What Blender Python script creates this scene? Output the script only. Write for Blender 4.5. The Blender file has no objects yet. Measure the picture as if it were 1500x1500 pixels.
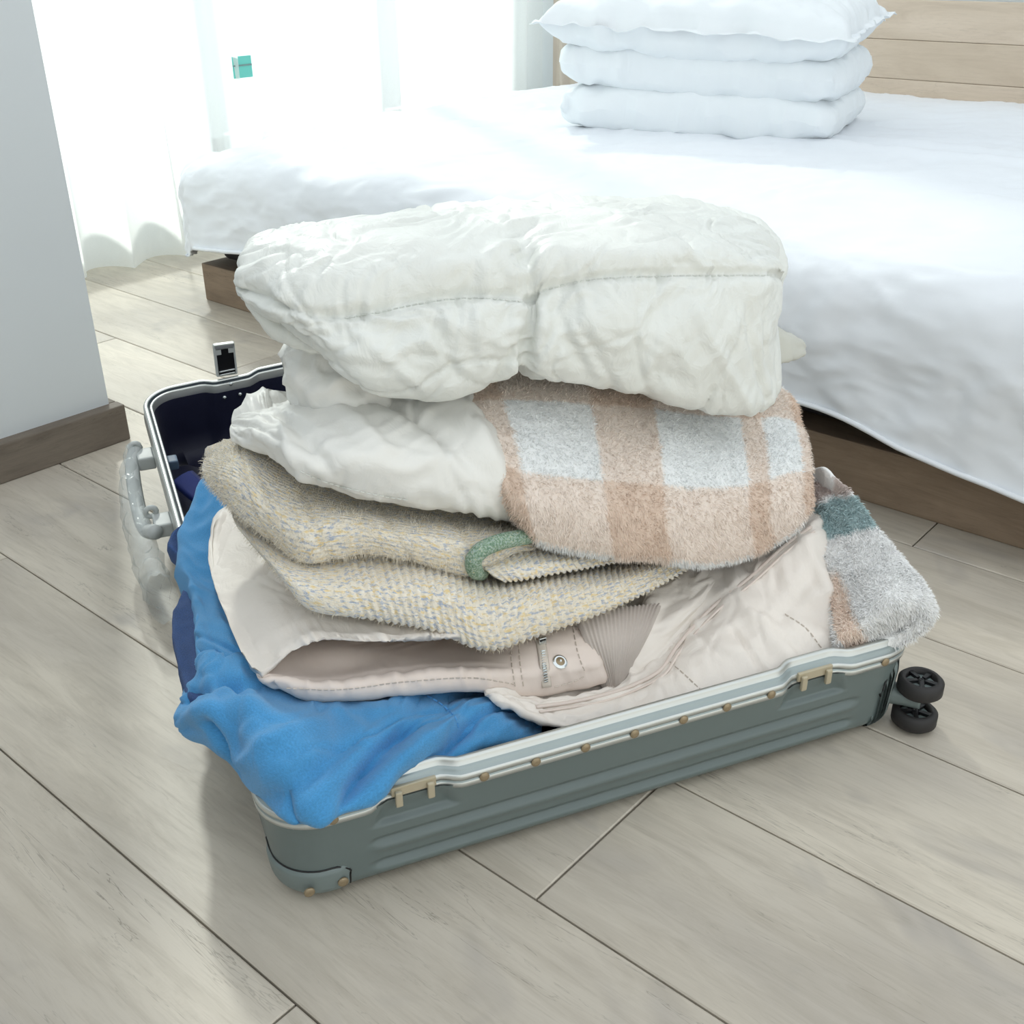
import bpy, bmesh, math, random
import numpy as np
from mathutils import Matrix, Vector
from mathutils.bvhtree import BVHTree

random.seed(7); RNG = np.random.default_rng(7)
SC = bpy.context.scene
COL = SC.collection

# ------------------------------------------------------------------ camera, world, sun, exposure
CAM_H = 0.85
F_PX = 1606.1
ROT = np.array([[0.7592196804, 0.6507761726, -0.0087091983],      # right
                [0.2953185239, -0.3563925731, -0.8864374221],     # down
                [-0.5799762463, 0.6704287487, -0.4627665141]])    # forward
cam_d = bpy.data.cameras.new('camera'); cam = bpy.data.objects.new('camera', cam_d); COL.objects.link(cam)
cam_d.sensor_width = 36.0; cam_d.lens = F_PX / 1500 * 36.0; cam_d.clip_start = 0.02
r_, d_, f_ = [Vector(ROT[i]) for i in range(3)]
cam.matrix_world = Matrix(((r_[0], -d_[0], -f_[0], 0), (r_[1], -d_[1], -f_[1], 0), (r_[2], -d_[2], -f_[2], CAM_H), (0, 0, 0, 1)))
SC.camera = cam

world = bpy.data.worlds.new('world'); SC.world = world; world.use_nodes = True
bg = world.node_tree.nodes['Background']
bg.inputs[0].default_value = (0.92, 0.965, 1.0, 1); bg.inputs[1].default_value = 1.08

sun_d = bpy.data.lights.new('sun', 'SUN'); sun = bpy.data.objects.new('sun', sun_d); COL.objects.link(sun)
SUN_DIR = Vector((0.80, -0.46, -0.76)).normalized()
sun.rotation_euler = SUN_DIR.to_track_quat('-Z', 'Y').to_euler()
sun.location = (-4, 3, 4)
sun_d.energy = 6.4; sun_d.angle = math.radians(3.5); sun_d.color = (1.0, 0.97, 0.90)

SC.view_settings.view_transform = 'Standard'; SC.view_settings.look = 'None'
SC.view_settings.gamma = 1.0; SC.view_settings.use_curve_mapping = False
SC.view_settings.exposure = 0.20
SC.cycles.max_bounces = 8; SC.cycles.transparent_max_bounces = 16

# ------------------------------------------------------------------ geometry of the place (suitcase frame)
CAMP = np.array([0, 0, CAM_H])
A0 = np.array([-0.675, 0.426, 0.0])
ANG = math.radians(63.2)
U_ = np.array([math.cos(ANG), math.sin(ANG), 0.0]); V_ = np.array([-math.sin(ANG), math.cos(ANG), 0.0])
def w2l(p): d = np.asarray(p) - A0; return np.array([d @ U_, d @ V_, d[2]])
def l2w(q): q = np.asarray(q, float); return A0 + q[..., 0:1] * U_ + q[..., 1:2] * V_ + q[..., 2:3] * np.array([0, 0, 1.0])
def ray(px, py): return ROT.T @ np.array([(px - 750) / F_PX, (py - 750) / F_PX, 1.0])
def PV(px, py, v):
    d = ray(px, py); o = CAMP - A0; t = (v - o @ V_) / (d @ V_); return w2l(CAMP + d * t)
def PU(px, py, u):
    d = ray(px, py); o = CAMP - A0; t = (u - o @ U_) / (d @ U_); return w2l(CAMP + d * t)
def PZ(px, py, z):
    d = ray(px, py); t = (z - CAM_H) / d[2]; return w2l(CAMP + d * t)
def pt(s):
    if s[0] == 'u': return PU(s[1], s[2], s[3])
    if s[0] == 'z': return PZ(s[1], s[2], s[3])
    if s[0] == 'l': return np.array(s[1:], float)
    return PV(*s)

# ------------------------------------------------------------------ noise
def _hash(ix, iy, iz):
    h = (ix.astype(np.uint32) * np.uint32(374761393) + iy.astype(np.uint32) * np.uint32(668265263) + iz.astype(np.uint32) * np.uint32(2147483647))
    h = (h ^ (h >> np.uint32(13))) * np.uint32(1274126177)
    return (h ^ (h >> np.uint32(16)))
def noise(x, y, z=0.0):
    x, y, z = np.broadcast_arrays(np.asarray(x, float), np.asarray(y, float), np.asarray(z, float))
    xi, yi, zi = np.floor(x).astype(np.int64), np.floor(y).astype(np.int64), np.floor(z).astype(np.int64)
    xf, yf, zf = x - xi, y - yi, z - zi
    fx, fy, fz = [t * t * t * (t * (t * 6 - 15) + 10) for t in (xf, yf, zf)]
    r = 0
    for a in (0, 1):
        for b in (0, 1):
            for c in (0, 1):
                h = _hash(xi + a, yi + b, zi + c)
                g = (h & 1023) / 1023.0 * 2 * np.pi
                k = ((h >> np.uint32(10)) & 1023) / 1023.0 * 2 - 1
                s = np.sqrt(1 - k * k)
                dot = np.cos(g) * s * (xf - a) + np.sin(g) * s * (yf - b) + k * (zf - c)
                wgt = (fx if a else 1 - fx) * (fy if b else 1 - fy) * (fz if c else 1 - fz)
                r = r + dot * wgt
    return r * 1.5
def fbm(x, y, z=0.0, o=4):
    r = 0; a = 1.0; f = 1.0
    for i in range(o):
        r = r + a * noise(x * f, y * f, z + 7.3 * i); a *= .5; f *= 2.03
    return r
def ridge(x, y, z=0.0, o=3):
    r = 0; a = 1.0; f = 1.0
    for i in range(o):
        r = r + a * (1 - 2.2 * np.abs(noise(x * f, y * f, z + 5.1 * i))); a *= .5; f *= 2.1
    return r
def crease(x, y, z, o=2):
    r = 0; a = 1.0; f = 1.0
    for i in range(o):
        r = r - a * np.maximum(0, 1 - 9 * np.abs(noise(x * f, y * f, z + 5.1 * i))) ** 1.5; a *= .6; f *= 1.9
    return r
def sstep(a, b, x): t = np.clip((x - a) / (b - a), 0, 1); return t * t * (3 - 2 * t)

# ------------------------------------------------------------------ objects
def setprops(o, label=None, cat=None, group=None, kind=None):
    if label: o['label'] = label
    if cat: o['category'] = cat
    if group: o['group'] = group
    if kind: o['kind'] = kind
    return o
def thing(name, label, cat, loc=(0, 0, 0), group=None, kind=None):
    o = bpy.data.objects.new(name, None); COL.objects.link(o); o.location = loc; o.empty_display_size = .05
    return setprops(o, label, cat, group, kind)
def wloc(o):
    v = np.zeros(3)
    while o is not None: v += np.array(o.location); o = o.parent
    return v
def mesh_obj(name, verts, faces, mat=None, parent=None, loc=None, smooth=True, uv=None, col=None, mats=None, midx=None):
    """verts in world coordinates; stored relative to the object's own origin"""
    verts = np.asarray(verts, float)
    o_loc = np.asarray(loc if loc is not None else (wloc(parent) if parent else (0, 0, 0)), float)
    me = bpy.data.meshes.new(name)
    me.from_pydata((verts - o_loc).tolist(), [], faces if isinstance(faces, list) else faces.tolist())
    if smooth: me.polygons.foreach_set('use_smooth', [True] * len(me.polygons))
    li = None
    if uv is not None or col is not None:
        li = np.zeros(len(me.loops), int); me.loops.foreach_get('vertex_index', li)
    if uv is not None:
        l = me.uv_layers.new(name='UVMap'); l.data.foreach_set('uv', np.asarray(uv, float)[li].ravel())
    if col is not None:
        a = me.color_attributes.new('Col', 'FLOAT_COLOR', 'POINT'); c = np.ones((len(verts), 4)); c[:, :3] = col
        a.data.foreach_set('color', c.ravel())
    for m in (mats or ([mat] if mat else [])): me.materials.append(m)
    if midx is not None: me.polygons.foreach_set('material_index', midx)
    me.update()
    o = bpy.data.objects.new(name, me); COL.objects.link(o)
    if parent is not None:
        o.parent = parent; o.location = o_loc - wloc(parent)
    else: o.location = o_loc
    return o
def from_bm(name, bm, mat, parent=None, loc=None, smooth=False):
    v = np.array([x.co[:] for x in bm.verts]); bm.verts.index_update(); f = [[x.index for x in p.verts] for p in bm.faces]; bm.free()
    return mesh_obj(name, v, f, mat, parent, loc, smooth)
def box_bm(c, s, ax=None, bev=0.0, seg=2):
    bm = bmesh.new(); bmesh.ops.create_cube(bm, size=1)
    for v in bm.verts: v.co = Vector((v.co.x * s[0], v.co.y * s[1], v.co.z * s[2]))
    if bev: bmesh.ops.bevel(bm, geom=bm.edges[:], offset=bev, segments=seg, affect='EDGES', profile=.6)
    M = np.array(ax) if ax is not None else np.eye(3)
    for v in bm.verts: v.co = Vector(np.array(v.co) @ M + np.asarray(c))
    return bm
def box(name, lo, hi, mat, parent=None, bev=0.0, kind=None, smooth=False):
    lo = np.array(lo, float); hi = np.array(hi, float)
    o = from_bm(name, box_bm((lo + hi) / 2, hi - lo, bev=bev), mat, parent, loc=None if parent else ((lo[0] + hi[0]) / 2, (lo[1] + hi[1]) / 2, lo[2]), smooth=smooth)
    if kind: o['kind'] = kind
    return o
UVZ = np.array([U_, V_, [0, 0, 1]])
def lbox(name, c, s, mat, parent, bev=0.002, ax=None):
    return from_bm(name, box_bm(l2w(c), s, ax=UVZ if ax is None else ax, bev=bev), mat, parent, smooth=False)
def tube(name, pts, rad, mat, parent=None, n=10, closed=False, res=6, flat=1.0, caps=True):
    P = np.asarray(pts, float)
    P = spline(P, [res] * (len(P) if closed else len(P) - 1), closed)
    m = len(P); R = np.interp(np.linspace(0, 1, m), np.linspace(0, 1, len(np.atleast_1d(rad))), np.atleast_1d(rad)) if not np.isscalar(rad) else np.full(m, rad)
    T = np.roll(P, -1, 0) - np.roll(P, 1, 0)
    if not closed: T[0] = P[1] - P[0]; T[-1] = P[-1] - P[-2]
    T /= np.linalg.norm(T, axis=1)[:, None] + 1e-12
    up = np.array([0, 0, 1.0]); vs = []
    for i in range(m):
        a = np.cross(T[i], up); 
        if np.linalg.norm(a) < 1e-3: a = np.cross(T[i], [1, 0, 0])
        a /= np.linalg.norm(a); b = np.cross(a, T[i])
        for k in range(n):
            t = 2 * np.pi * k / n; vs.append(P[i] + R[i] * (np.cos(t) * a + flat * np.sin(t) * b))
    f = []
    for i in range(m if closed else m - 1):
        for k in range(n):
            j = (i + 1) % m; f.append([i * n + k, i * n + (k + 1) % n, j * n + (k + 1) % n, j * n + k])
    if not closed and caps: f.append(list(range(n))[::-1]); f.append([(m - 1) * n + k for k in range(n)])
    return mesh_obj(name, vs, f, mat, parent)
def disc_bm(c, nrm, r, h, n=16, dome=0.0):
    """short cylinder with a bevelled top, standing on c along nrm"""
    nrm = np.asarray(nrm, float); nrm /= np.linalg.norm(nrm)
    a = np.cross(nrm, [0, 0, 1.0]); 
    if np.linalg.norm(a) < 1e-3: a = np.array([1.0, 0, 0])
    a /= np.linalg.norm(a); b = np.cross(nrm, a); bm = bmesh.new(); rings = []
    for rr, hh in ((r, 0), (r, h * .6), (r * .8, h), (r * .45, h + dome * .8)):
        rings.append([bm.verts.new(Vector(np.asarray(c) + nrm * hh + rr * (math.cos(2 * math.pi * k / n) * a + math.sin(2 * math.pi * k / n) * b))) for k in range(n)])
    for p, q in zip(rings, rings[1:]):
        for k in range(n): bm.faces.new((p[k], p[(k + 1) % n], q[(k + 1) % n], q[k]))
    bm.faces.new(rings[-1]); bm.faces.new(rings[0][::-1]); return bm

def spline(P, counts, closed=False):
    P = np.asarray(P, float); n = len(P); out = []
    for k in range(n if closed else n - 1):
        if closed: p0, p1, p2, p3 = P[k - 1], P[k], P[(k + 1) % n], P[(k + 2) % n]
        else:
            p1, p2 = P[k], P[k + 1]; p0 = P[k - 1] if k else 2 * p1 - p2; p3 = P[k + 2] if k + 2 < n else 2 * p2 - p1
        t = (np.arange(counts[k]) / counts[k]).reshape((-1,) + (1,) * (P.ndim - 1))
        out.append(.5 * ((2 * p1) + (-p0 + p2) * t + (2 * p0 - 5 * p1 + 4 * p2 - p3) * t ** 2 + (-p0 + 3 * p1 - 3 * p2 + p3) * t ** 3))
    if not closed: out.append(P[-1:])
    return np.concatenate(out, 0)

class Loft: pass
def loft(name, stations, mat, parent=None, vback=None, down=None, under=None, step=0.004, hidden=0.02, disp=None, cap=0.02, colfn=None, loc=None, post=None):
    """closed soft body: every station is a ring of points; front points given, back ones added. All in suitcase coordinates."""
    rings = []
    for si, st in enumerate(stations):
        q = [pt(s) for s in st]; lf = 1 - float(sstep(0, .45, si / (len(stations) - 1)))
        if down is not None:
            a, b = q[-1], q[0]
            q = q + [a - [0, 0, down], (a + b) / 2 - [0, 0, down * 1.15], b - [0, 0, down]]
        else:
            a, b = q[-1], q[0]; vb = vback - lf * .75 * (vback - max(a[1], b[1])); ku = .16 * lf
            uz = under if under is not None else 0.012
            q = q + [np.array([a[0] + ku * (vb - a[1]) / 2, (a[1] + vb) / 2, a[2] + uz]), np.array([a[0] + ku * (vb - a[1]), vb, a[2] + uz + .01]), np.array([b[0] + ku * (vb - b[1]), vb + .01, (a[2] + b[2]) / 2 - .3 * lf * (vb - b[1])]), np.array([b[0] + ku * (vb - b[1]) / 2, (b[1] + vb) / 2 + .01, b[2] - .004 - .5 * lf * ((vb - b[1]) / 2 + .01)])]
        rings.append(q)
    Rg = np.array(rings)                      # n x K x 3
    n, K = Rg.shape[:2]; nf = len(stations[0])
    seg = np.linalg.norm(np.roll(Rg, -1, 1) - Rg, axis=2).mean(0)
    cnt = [max(2, int(round(seg[k] / (step if k < nf - 1 else hidden)))) for k in range(K)]
    sg = np.linalg.norm(Rg[1:, :nf] - Rg[:-1, :nf], axis=2).mean(1)
    cs = [max(2, int(round(s / step))) for s in sg]
    G = spline(Rg, cs, False)                 # N x K x 3
    G = np.swapaxes(spline(np.swapaxes(G, 0, 1), cnt, True), 0, 1)   # N x M x 3
    N, M = G.shape[:2]
    r = np.concatenate([k + np.arange(c) / c for k, c in enumerate(cnt)])
    c = np.concatenate([k + np.arange(q) / q for k, q in enumerate(cs)] + [[n - 1.0]])
    T = np.concatenate([[0], np.cumsum(np.linalg.norm(np.diff(G, axis=1), axis=2).mean(0))])
    mid = slice(0, sum(cnt[:nf - 1]))
    S = np.concatenate([[0], np.cumsum(np.linalg.norm(np.diff(G[:, mid], axis=0), axis=2).mean(1))])
    # end caps
    def capr(i, j, sgn):
        c0 = G[i].mean(0); ax = c0 - G[j].mean(0); ax /= np.linalg.norm(ax) + 1e-9
        return [G[i] * f + c0 * (1 - f) + ax * cap * math.sqrt(max(0, 1 - f * f)) for f in (.93, .78, .55, .28, .02)]
    pre = capr(0, min(3, N - 1), -1)[::-1]; suf = capr(N - 1, max(0, N - 4), 1)
    e = len(pre); ds = cap / 4
    G = np.concatenate([np.array(pre), G, np.array(suf)], 0)
    S = np.concatenate([S[0] - ds * np.arange(e, 0, -1), S, S[-1] + ds * np.arange(1, e + 1)])
    c = np.concatenate([np.full(e, c[0]), c, np.full(e, c[-1])])
    N = len(G)
    W = l2w(G)
    def normals(W):
        dj = np.roll(W, -1, 1) - np.roll(W, 1, 1)
        di = np.empty_like(W); di[1:-1] = W[2:] - W[:-2]; di[0] = W[1] - W[0]; di[-1] = W[-1] - W[-2]
        nn = np.cross(di, dj); nn /= np.linalg.norm(nn, axis=2)[..., None] + 1e-9
        s = np.sum(nn * (W - (W.min(1, keepdims=True) + W.max(1, keepdims=True)) / 2), axis=2); 
        return nn * (1 if s[N // 2].mean() > 0 else -1)
    NN = normals(W)
    B = Loft(); B.S, B.T = np.meshgrid(S, T, indexing='ij'); B.c, B.r = np.meshgrid(c, r, indexing='ij'); B.W = W; B.G = G; B.nf = nf
    B.Trow = lambda k: np.interp(k, r, T); B.Scol = lambda k: np.interp(k, c[e:-e], S[e:-e])
    B.vis = (B.r <= nf - 1)
    if disp is not None:
        edge = np.ones(N); edge[:e] = np.linspace(0, 1, e + 1)[:-1]; edge[-e:] = np.linspace(1, 0, e + 1)[1:]
        W = W + NN * (disp(B) * edge[:, None])[..., None]
    if post is not None: W = post(B, W)
    idx = np.arange(N * M).reshape(N, M); nx = np.roll(idx, -1, 1)
    q = np.stack([idx[:-1], idx[1:], nx[1:], nx[:-1]], -1).reshape(-1, 4)
    d = np.cross(W[N // 2 + 1, 1] - W[N // 2, 1], W[N // 2, 2] - W[N // 2, 1])
    if np.dot(d, NN[N // 2, 1]) < 0: q = q[:, ::-1]
    faces = q.tolist() + [idx[0].tolist(), idx[-1].tolist()[::-1]]
    uv = np.stack([B.S.ravel(), B.T.ravel()], 1)
    B.W = W; B.N = normals(W); B.uv = uv
    B.col = colfn(B).reshape(-1, 3) if colfn else None
    B.obj = mesh_obj(name, W.reshape(-1, 3), faces, mat, parent, uv=uv, col=B.col, loc=loc)
    B.bvh = BVHTree.FromPolygons(W.reshape(-1, 3).tolist(), q.tolist())
    return B
def on(B, px, py, off=0.001):
    """point of a body that lies at this place, found by casting on its real surface"""
    d = Vector(ray(px, py)).normalized(); h = B.bvh.ray_cast(Vector(CAMP), d)
    if h[0] is None:
        h = B.bvh.find_nearest(Vector(CAMP) + d * 1.3); 
    nn = np.array(h[1]); nn = nn if nn @ np.array(d) < 0 else -nn
    return np.array(h[0]) + nn * off, nn
def fur(name, B, count, length, width, mat, parent, lean=(0, 0, -.4), mask=None, colj=0.05, seed=3):
    rg = np.random.default_rng(seed); N, M = B.S.shape
    m = B.vis if mask is None else mask
    ii, jj = np.nonzero(m[:-1]); area = np.linalg.norm(np.cross(B.W[ii + 1, jj] - B.W[ii, jj], B.W[ii, (jj + 1) % M] - B.W[ii, jj]), axis=1)
    k = rg.choice(len(ii), count, p=area / area.sum()); i, j = ii[k], jj[k]; a, b = rg.random((count, 1)), rg.random((count, 1))
    W = B.W; P = W[i, j] + a * (W[i + 1, j] - W[i, j]) + b * (W[i, (j + 1) % M] - W[i, j]); n = B.N[i, j]
    dr = n * .75 + np.array(lean) * .7 + rg.normal(0, .33, (count, 3)); dr += .5 * np.stack([fbm(P[:, 0] * 30, P[:, 1] * 30, P[:, 2] * 30 + q, 2) for q in (0, 9, 18)], 1)
    dr -= n * np.minimum(0, np.sum(dr * n, 1, keepdims=True) - .15)
    dr /= np.linalg.norm(dr, axis=1)[:, None]; L = length * rg.uniform(.6, 1.2, (count, 1))
    sd = np.cross(dr, n + rg.normal(0, .3, (count, 3))); sd /= np.linalg.norm(sd, axis=1)[:, None] + 1e-9; w = width * .5
    tip = P + dr * L + np.array([0, 0, -.25]) * L; md = P + dr * L * .55
    V = np.stack([P - sd * w, P + sd * w, md - sd * w * .8, md + sd * w * .8, tip], 1).reshape(-1, 3)
    o = np.arange(count) * 5
    F = [[x, x + 1, x + 3, x + 2] for x in o] + [[x + 2, x + 3, x + 4] for x in o]
    col = None
    if B.col is not None:
        cc = B.col.reshape(N, M, 3)[i, j] * (1 + rg.normal(0, colj, (count, 1))); col = np.repeat(np.clip(cc, 0, 1), 5, 0)
    ob = mesh_obj(name, V, F, mat, parent, col=col); ob['kind'] = 'stuff'; return ob

# ------------------------------------------------------------------ materials
def lin(c):
    c = np.array(c, float) / 255; return tuple(np.where(c <= .04045, c / 12.92, ((c + .055) / 1.055) ** 2.4)) + (1.0,)
class NT:
    def __init__(s, name):
        s.m = bpy.data.materials.new(name); s.m.use_nodes = True; s.t = s.m.node_tree; s.b = s.t.nodes['Principled BSDF']; s.out = s.t.nodes['Material Output']
    def n(s, ty, ins=None, **kw):
        k = s.t.nodes.new(ty)
        for a, v in kw.items(): setattr(k, a, v)
        for a, v in (ins or {}).items():
            if isinstance(v, bpy.types.NodeSocket): s.t.links.new(v, k.inputs[a])
            else: k.inputs[a].default_value = v
        return k
    def set(s, **kw):
        for a, v in kw.items():
            a = a.replace('_', ' ')
            if isinstance(v, bpy.types.NodeSocket): s.t.links.new(v, s.b.inputs[a])
            else: s.b.inputs[a].default_value = v
        return s
    def ramp(s, fac, stops, interp='LINEAR'):
        k = s.n('ShaderNodeValToRGB', {0: fac}); cr = k.color_ramp; cr.interpolation = interp
        while len(cr.elements) < len(stops): cr.elements.new(.5)
        for e, (p, c) in zip(cr.elements, stops): e.position = p; e.color = c if not np.isscalar(c) else (c, c, c, 1)
        return k.outputs[0]
    def mix(s, f, a, b, mode='MIX'):
        k = s.n('ShaderNodeMix', data_type='RGBA', blend_type=mode)
        for i, v in ((0, f), (6, a), (7, b)):
            if isinstance(v, bpy.types.NodeSocket): s.t.links.new(v, k.inputs[i])
            else: k.inputs[i].default_value = v
        return k.outputs[2]
    def math(s, op, a, b=0.0):
        k = s.n('ShaderNodeMath', operation=op)
        for i, v in ((0, a), (1, b)):
            if isinstance(v, bpy.types.NodeSocket): s.t.links.new(v, k.inputs[i])
            else: k.inputs[i].default_value = v
        return k.outputs[0]
    def coord(s, which='Object', scale=(1, 1, 1), loc=(0, 0, 0), rot=(0, 0, 0)):
        t = s.n('ShaderNodeTexCoord'); return s.n('ShaderNodeMapping', {'Vector': t.outputs[which], 'Scale': scale, 'Location': loc, 'Rotation': rot}).outputs[0]
    def noise(s, vec, scale, detail=4, rough=.55, dist=0.0, out=0):
        return s.n('ShaderNodeTexNoise', {'Vector': vec, 'Scale': scale, 'Detail': detail, 'Roughness': rough, 'Distortion': dist}).outputs[out]
    def bump(s, h, strength=.3, dist=.002):
        k = s.n('ShaderNodeBump', {'Strength': strength, 'Distance': dist, 'Height': h}); s.t.links.new(k.outputs[0], s.b.inputs['Normal']); return s
def cloth(name, rgb, rough=.8, sheen=.0, bump=(400, .25, .0006), spec=.3, var=.04, colattr=False, weave=None, heather=0.0, dist=0.0):
    t = NT(name); v = t.coord('Object')
    base = t.n('ShaderNodeVertexColor', layer_name='Col').outputs[0] if colattr else lin(rgb)
    nz = t.noise(v, 18, 3); col = t.mix(1.0, base, t.ramp(nz, [(.3, 1 - var), (.7, 1.0)]), 'MULTIPLY')
    if heather: col = t.mix(1.0, col, t.ramp(t.noise(t.coord('UV', (420, 900, 1)), 1.0, 3, .7), [(.3, 1 - heather), (.7, 1 + heather * .6)]), 'MULTIPLY')
    t.set(Base_Color=col, Roughness=rough, Sheen_Weight=sheen, Specular_IOR_Level=spec)
    h = t.noise(v, bump[0], 4, .55, dist)
    if weave:
        w = t.n('ShaderNodeTexWave', {'Vector': t.coord('UV', rot=(0, 0, weave[1])), 'Scale': weave[0], 'Distortion': .6, 'Detail': 2.0}).outputs[1]
        h = t.math('ADD', h, t.math('MULTIPLY', w, weave[2]))
    t.bump(h, bump[1], bump[2]); return t.m
def plain(name, rgb, rough=.5, metal=0.0, spec=.5, bump=None):
    t = NT(name); t.set(Base_Color=lin(rgb), Roughness=rough, Metallic=metal, Specular_IOR_Level=spec)
    v = t.coord('Object'); nz = t.noise(v, 35, 4); t.set(Roughness=t.math('ADD', t.math('MULTIPLY', nz, .15), rough - .07))
    if bump: t.bump(t.noise(v, bump[0], 3), bump[1], bump[2])
    return t.m

M_wall = plain('painted_wall', (218, 223, 225), .9, bump=(60, .08, .001))
def wood_mat(name, c0, c1, c2, axis=0, scale=1.0, rough=.55, lines=.55, objrand=False):
    t = NT(name); tc = t.n('ShaderNodeTexCoord'); oi = t.n('ShaderNodeObjectInfo')
    off = t.n('ShaderNodeVectorMath', {0: (13.7, 7.1, 3.3)}, operation='SCALE'); t.t.links.new(oi.outputs['Random'], off.inputs['Scale'])
    vec = t.n('ShaderNodeVectorMath', {0: tc.outputs['Object'], 1: off.outputs[0]}, operation='ADD').outputs[0]
    st = [6.0] * 3; st[axis] = .9
    sv = t.n('ShaderNodeMapping', {'Vector': vec, 'Scale': tuple(x * scale for x in st)}).outputs[0]
    blot = t.noise(t.n('ShaderNodeMapping', {'Vector': vec, 'Scale': tuple(x * scale * (.55 if i != axis else 1.6) for i, x in enumerate(st))}).outputs[0], 1.0, 3, .55, .4)
    grain = t.noise(sv, 5.0, 7, .68, 1.2)
    st2 = [30.0] * 3; st2[axis] = 2.0
    fv = t.n('ShaderNodeMapping', {'Vector': vec, 'Scale': tuple(x * scale for x in st2)}).outputs[0]
    fine = t.noise(fv, 9.0, 4, .7)
    st3 = [22.0] * 3; st3[axis] = 1.9
    crack = t.noise(t.n('ShaderNodeMapping', {'Vector': vec, 'Scale': tuple(x * scale for x in st3)}).outputs[0], 1.6, 5, .6, .5)
    col = t.mix(t.ramp(blot, [(.36, 0.0), (.62, 1.0)]), lin(c0), lin(c1))
    if objrand:
        kn = t.noise(t.n('ShaderNodeMapping', {'Vector': vec, 'Scale': (4.2, 6.5, 6.5)}).outputs[0], 1.0, 3, .6, .8)
        col = t.mix(t.math('MULTIPLY', t.ramp(kn, [(.56, 0.0), (.70, 1.0)]), .55), col, lin((158, 152, 147)))
    col = t.mix(t.math('MULTIPLY', t.ramp(grain, [(.42, 0.0), (.72, 1.0)]), .45), col, lin(c2))
    col = t.mix(t.math('MULTIPLY', t.ramp(fine, [(.52, 0.0), (.78, 1.0)]), .38), col, lin(c2))
    dk = tuple(x * .42 for x in lin(c2)[:3]) + (1,)
    ck = t.ramp(t.math('ABSOLUTE', t.math('SUBTRACT', crack, .5)), [(0.0, 1.0), (.006, .0)])
    gate = t.ramp(t.noise(sv, 1.3, 2), [(.5, 0.0), (.64, 1.0)])
    col = t.mix(t.math('MULTIPLY', t.math('MULTIPLY', ck, gate), lines), col, dk)
    tone = t.math('ADD', t.math('MULTIPLY', oi.outputs['Random'], .10), .95) if objrand else 1.0
    if objrand:
        k = t.n('ShaderNodeVectorMath', {0: col}, operation='SCALE'); t.t.links.new(tone, k.inputs['Scale']); col = k.outputs[0]
    t.set(Base_Color=col, Roughness=rough, Specular_IOR_Level=.35)
    t.bump(t.math('ADD', fine, t.math('MULTIPLY', ck, -1.0)), .12, .001); return t.m
M_plank = wood_mat('grey_oak_laminate', (212, 203, 187), (186, 178, 166), (156, 146, 131), 0, 1.0, .42, .6, True)
M_gap = plain('floor_gap', (92, 88, 78), .9)
M_base = wood_mat('brown_grey_skirting', (132, 122, 110), (112, 102, 92), (84, 75, 66), 1, 1.6, .6)
M_bedwood = wood_mat('bed_base_oak', (158, 138, 118), (132, 114, 96), (100, 84, 70), 0, 1.2, .6)
M_head = wood_mat('headboard_oak', (222, 206, 188), (206, 190, 170), (182, 164, 144), 0, .8, .6, .2)
M_sheet = cloth('white_bed_sheet', (236, 240, 245), .85, .1, (300, .1, .0005), var=.015)
M_pillow = cloth('white_pillow_cotton', (238, 243, 246), .85, .1, (300, .1, .0005), var=.015)
M_shell = plain('grey_green_polycarbonate', (104, 116, 115), .34, 0, .5, (500, .06, .0003))
M_guard = plain('grey_corner_plastic', (118, 130, 129), .42, 0, .5)
M_alu = plain('brushed_aluminium', (206, 209, 206), .34, .75, .5)
M_alu2 = plain('aluminium_groove', (158, 168, 168), .4, .6, .5)
M_brass = plain('dull_brass', (190, 180, 156), .5, .35)
M_rivet = plain('bronze_rivet', (158, 142, 116), .45, .6)
M_chrome = plain('chrome', (215, 220, 220), .15, 1.0)
M_black = plain('black_rubber', (44, 42, 42), .6)
M_blackp = plain('black_plastic', (18, 18, 20), .4)
M_lining = cloth('navy_lining', (13, 17, 44), .5, .1, (250, .3, .001), .35)
M_strap = cloth('blue_strap', (20, 38, 105), .6, .1, (600, .3, .0006))
M_grey = plain('light_grey_plastic', (190, 194, 192), .45)

# ------------------------------------------------------------------ structure: floor planks
floor = mesh_obj('floor', [(-4.2, -1.8, -.012), (2.4, -1.8, -.012), (2.4, 4.6, -.012), (-4.2, 4.6, -.012)], [[0, 1, 2, 3]], M_gap, smooth=False)
floor['kind'] = 'structure'
PW = 0.2333; Y0 = 0.379; PL = 1.38
seam = {-1: -.591, 0: -1.575, 1: -.503, 2: -.76, 3: -1.02, 4: -.62, 5: -.506, 6: -1.2}
_plank = {}
def plank(x0, x1, y0):
    key = round(x1 - x0, 3)
    if key not in _plank:
        L = x1 - x0; g = .0011; b = .0016
        v = []; 
        for (ins, z) in ((g, -.006), (g, -b * .8), (g + b, 0)):
            v += [(ins, ins, z), (L - ins, ins, z), (L - ins, PW - ins, z), (ins, PW - ins, z)]
        f = [[8, 9, 10, 11]] + [[r * 4 + k, r * 4 + (k + 1) % 4, r * 4 + 4 + (k + 1) % 4, r * 4 + 4 + k] for r in (0, 1) for k in range(4)]
        me = bpy.data.meshes.new('plank'); me.from_pydata(v, [], f); me.materials.append(M_plank); _plank[key] = me
    o = bpy.data.objects.new('plank', _plank[key]); COL.objects.link(o); o.parent = floor; o.location = (x0, y0, 0.0)
for row in range(-9, 17):
    y0 = Y0 + row * PW; s = seam.get(row, -1.2 + .43 * (row * 7 % 5)); s -= PL * math.ceil((s + 3.3) / PL)
    while s < 2.1:
        plank(s, s + PL, y0); s += PL

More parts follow.
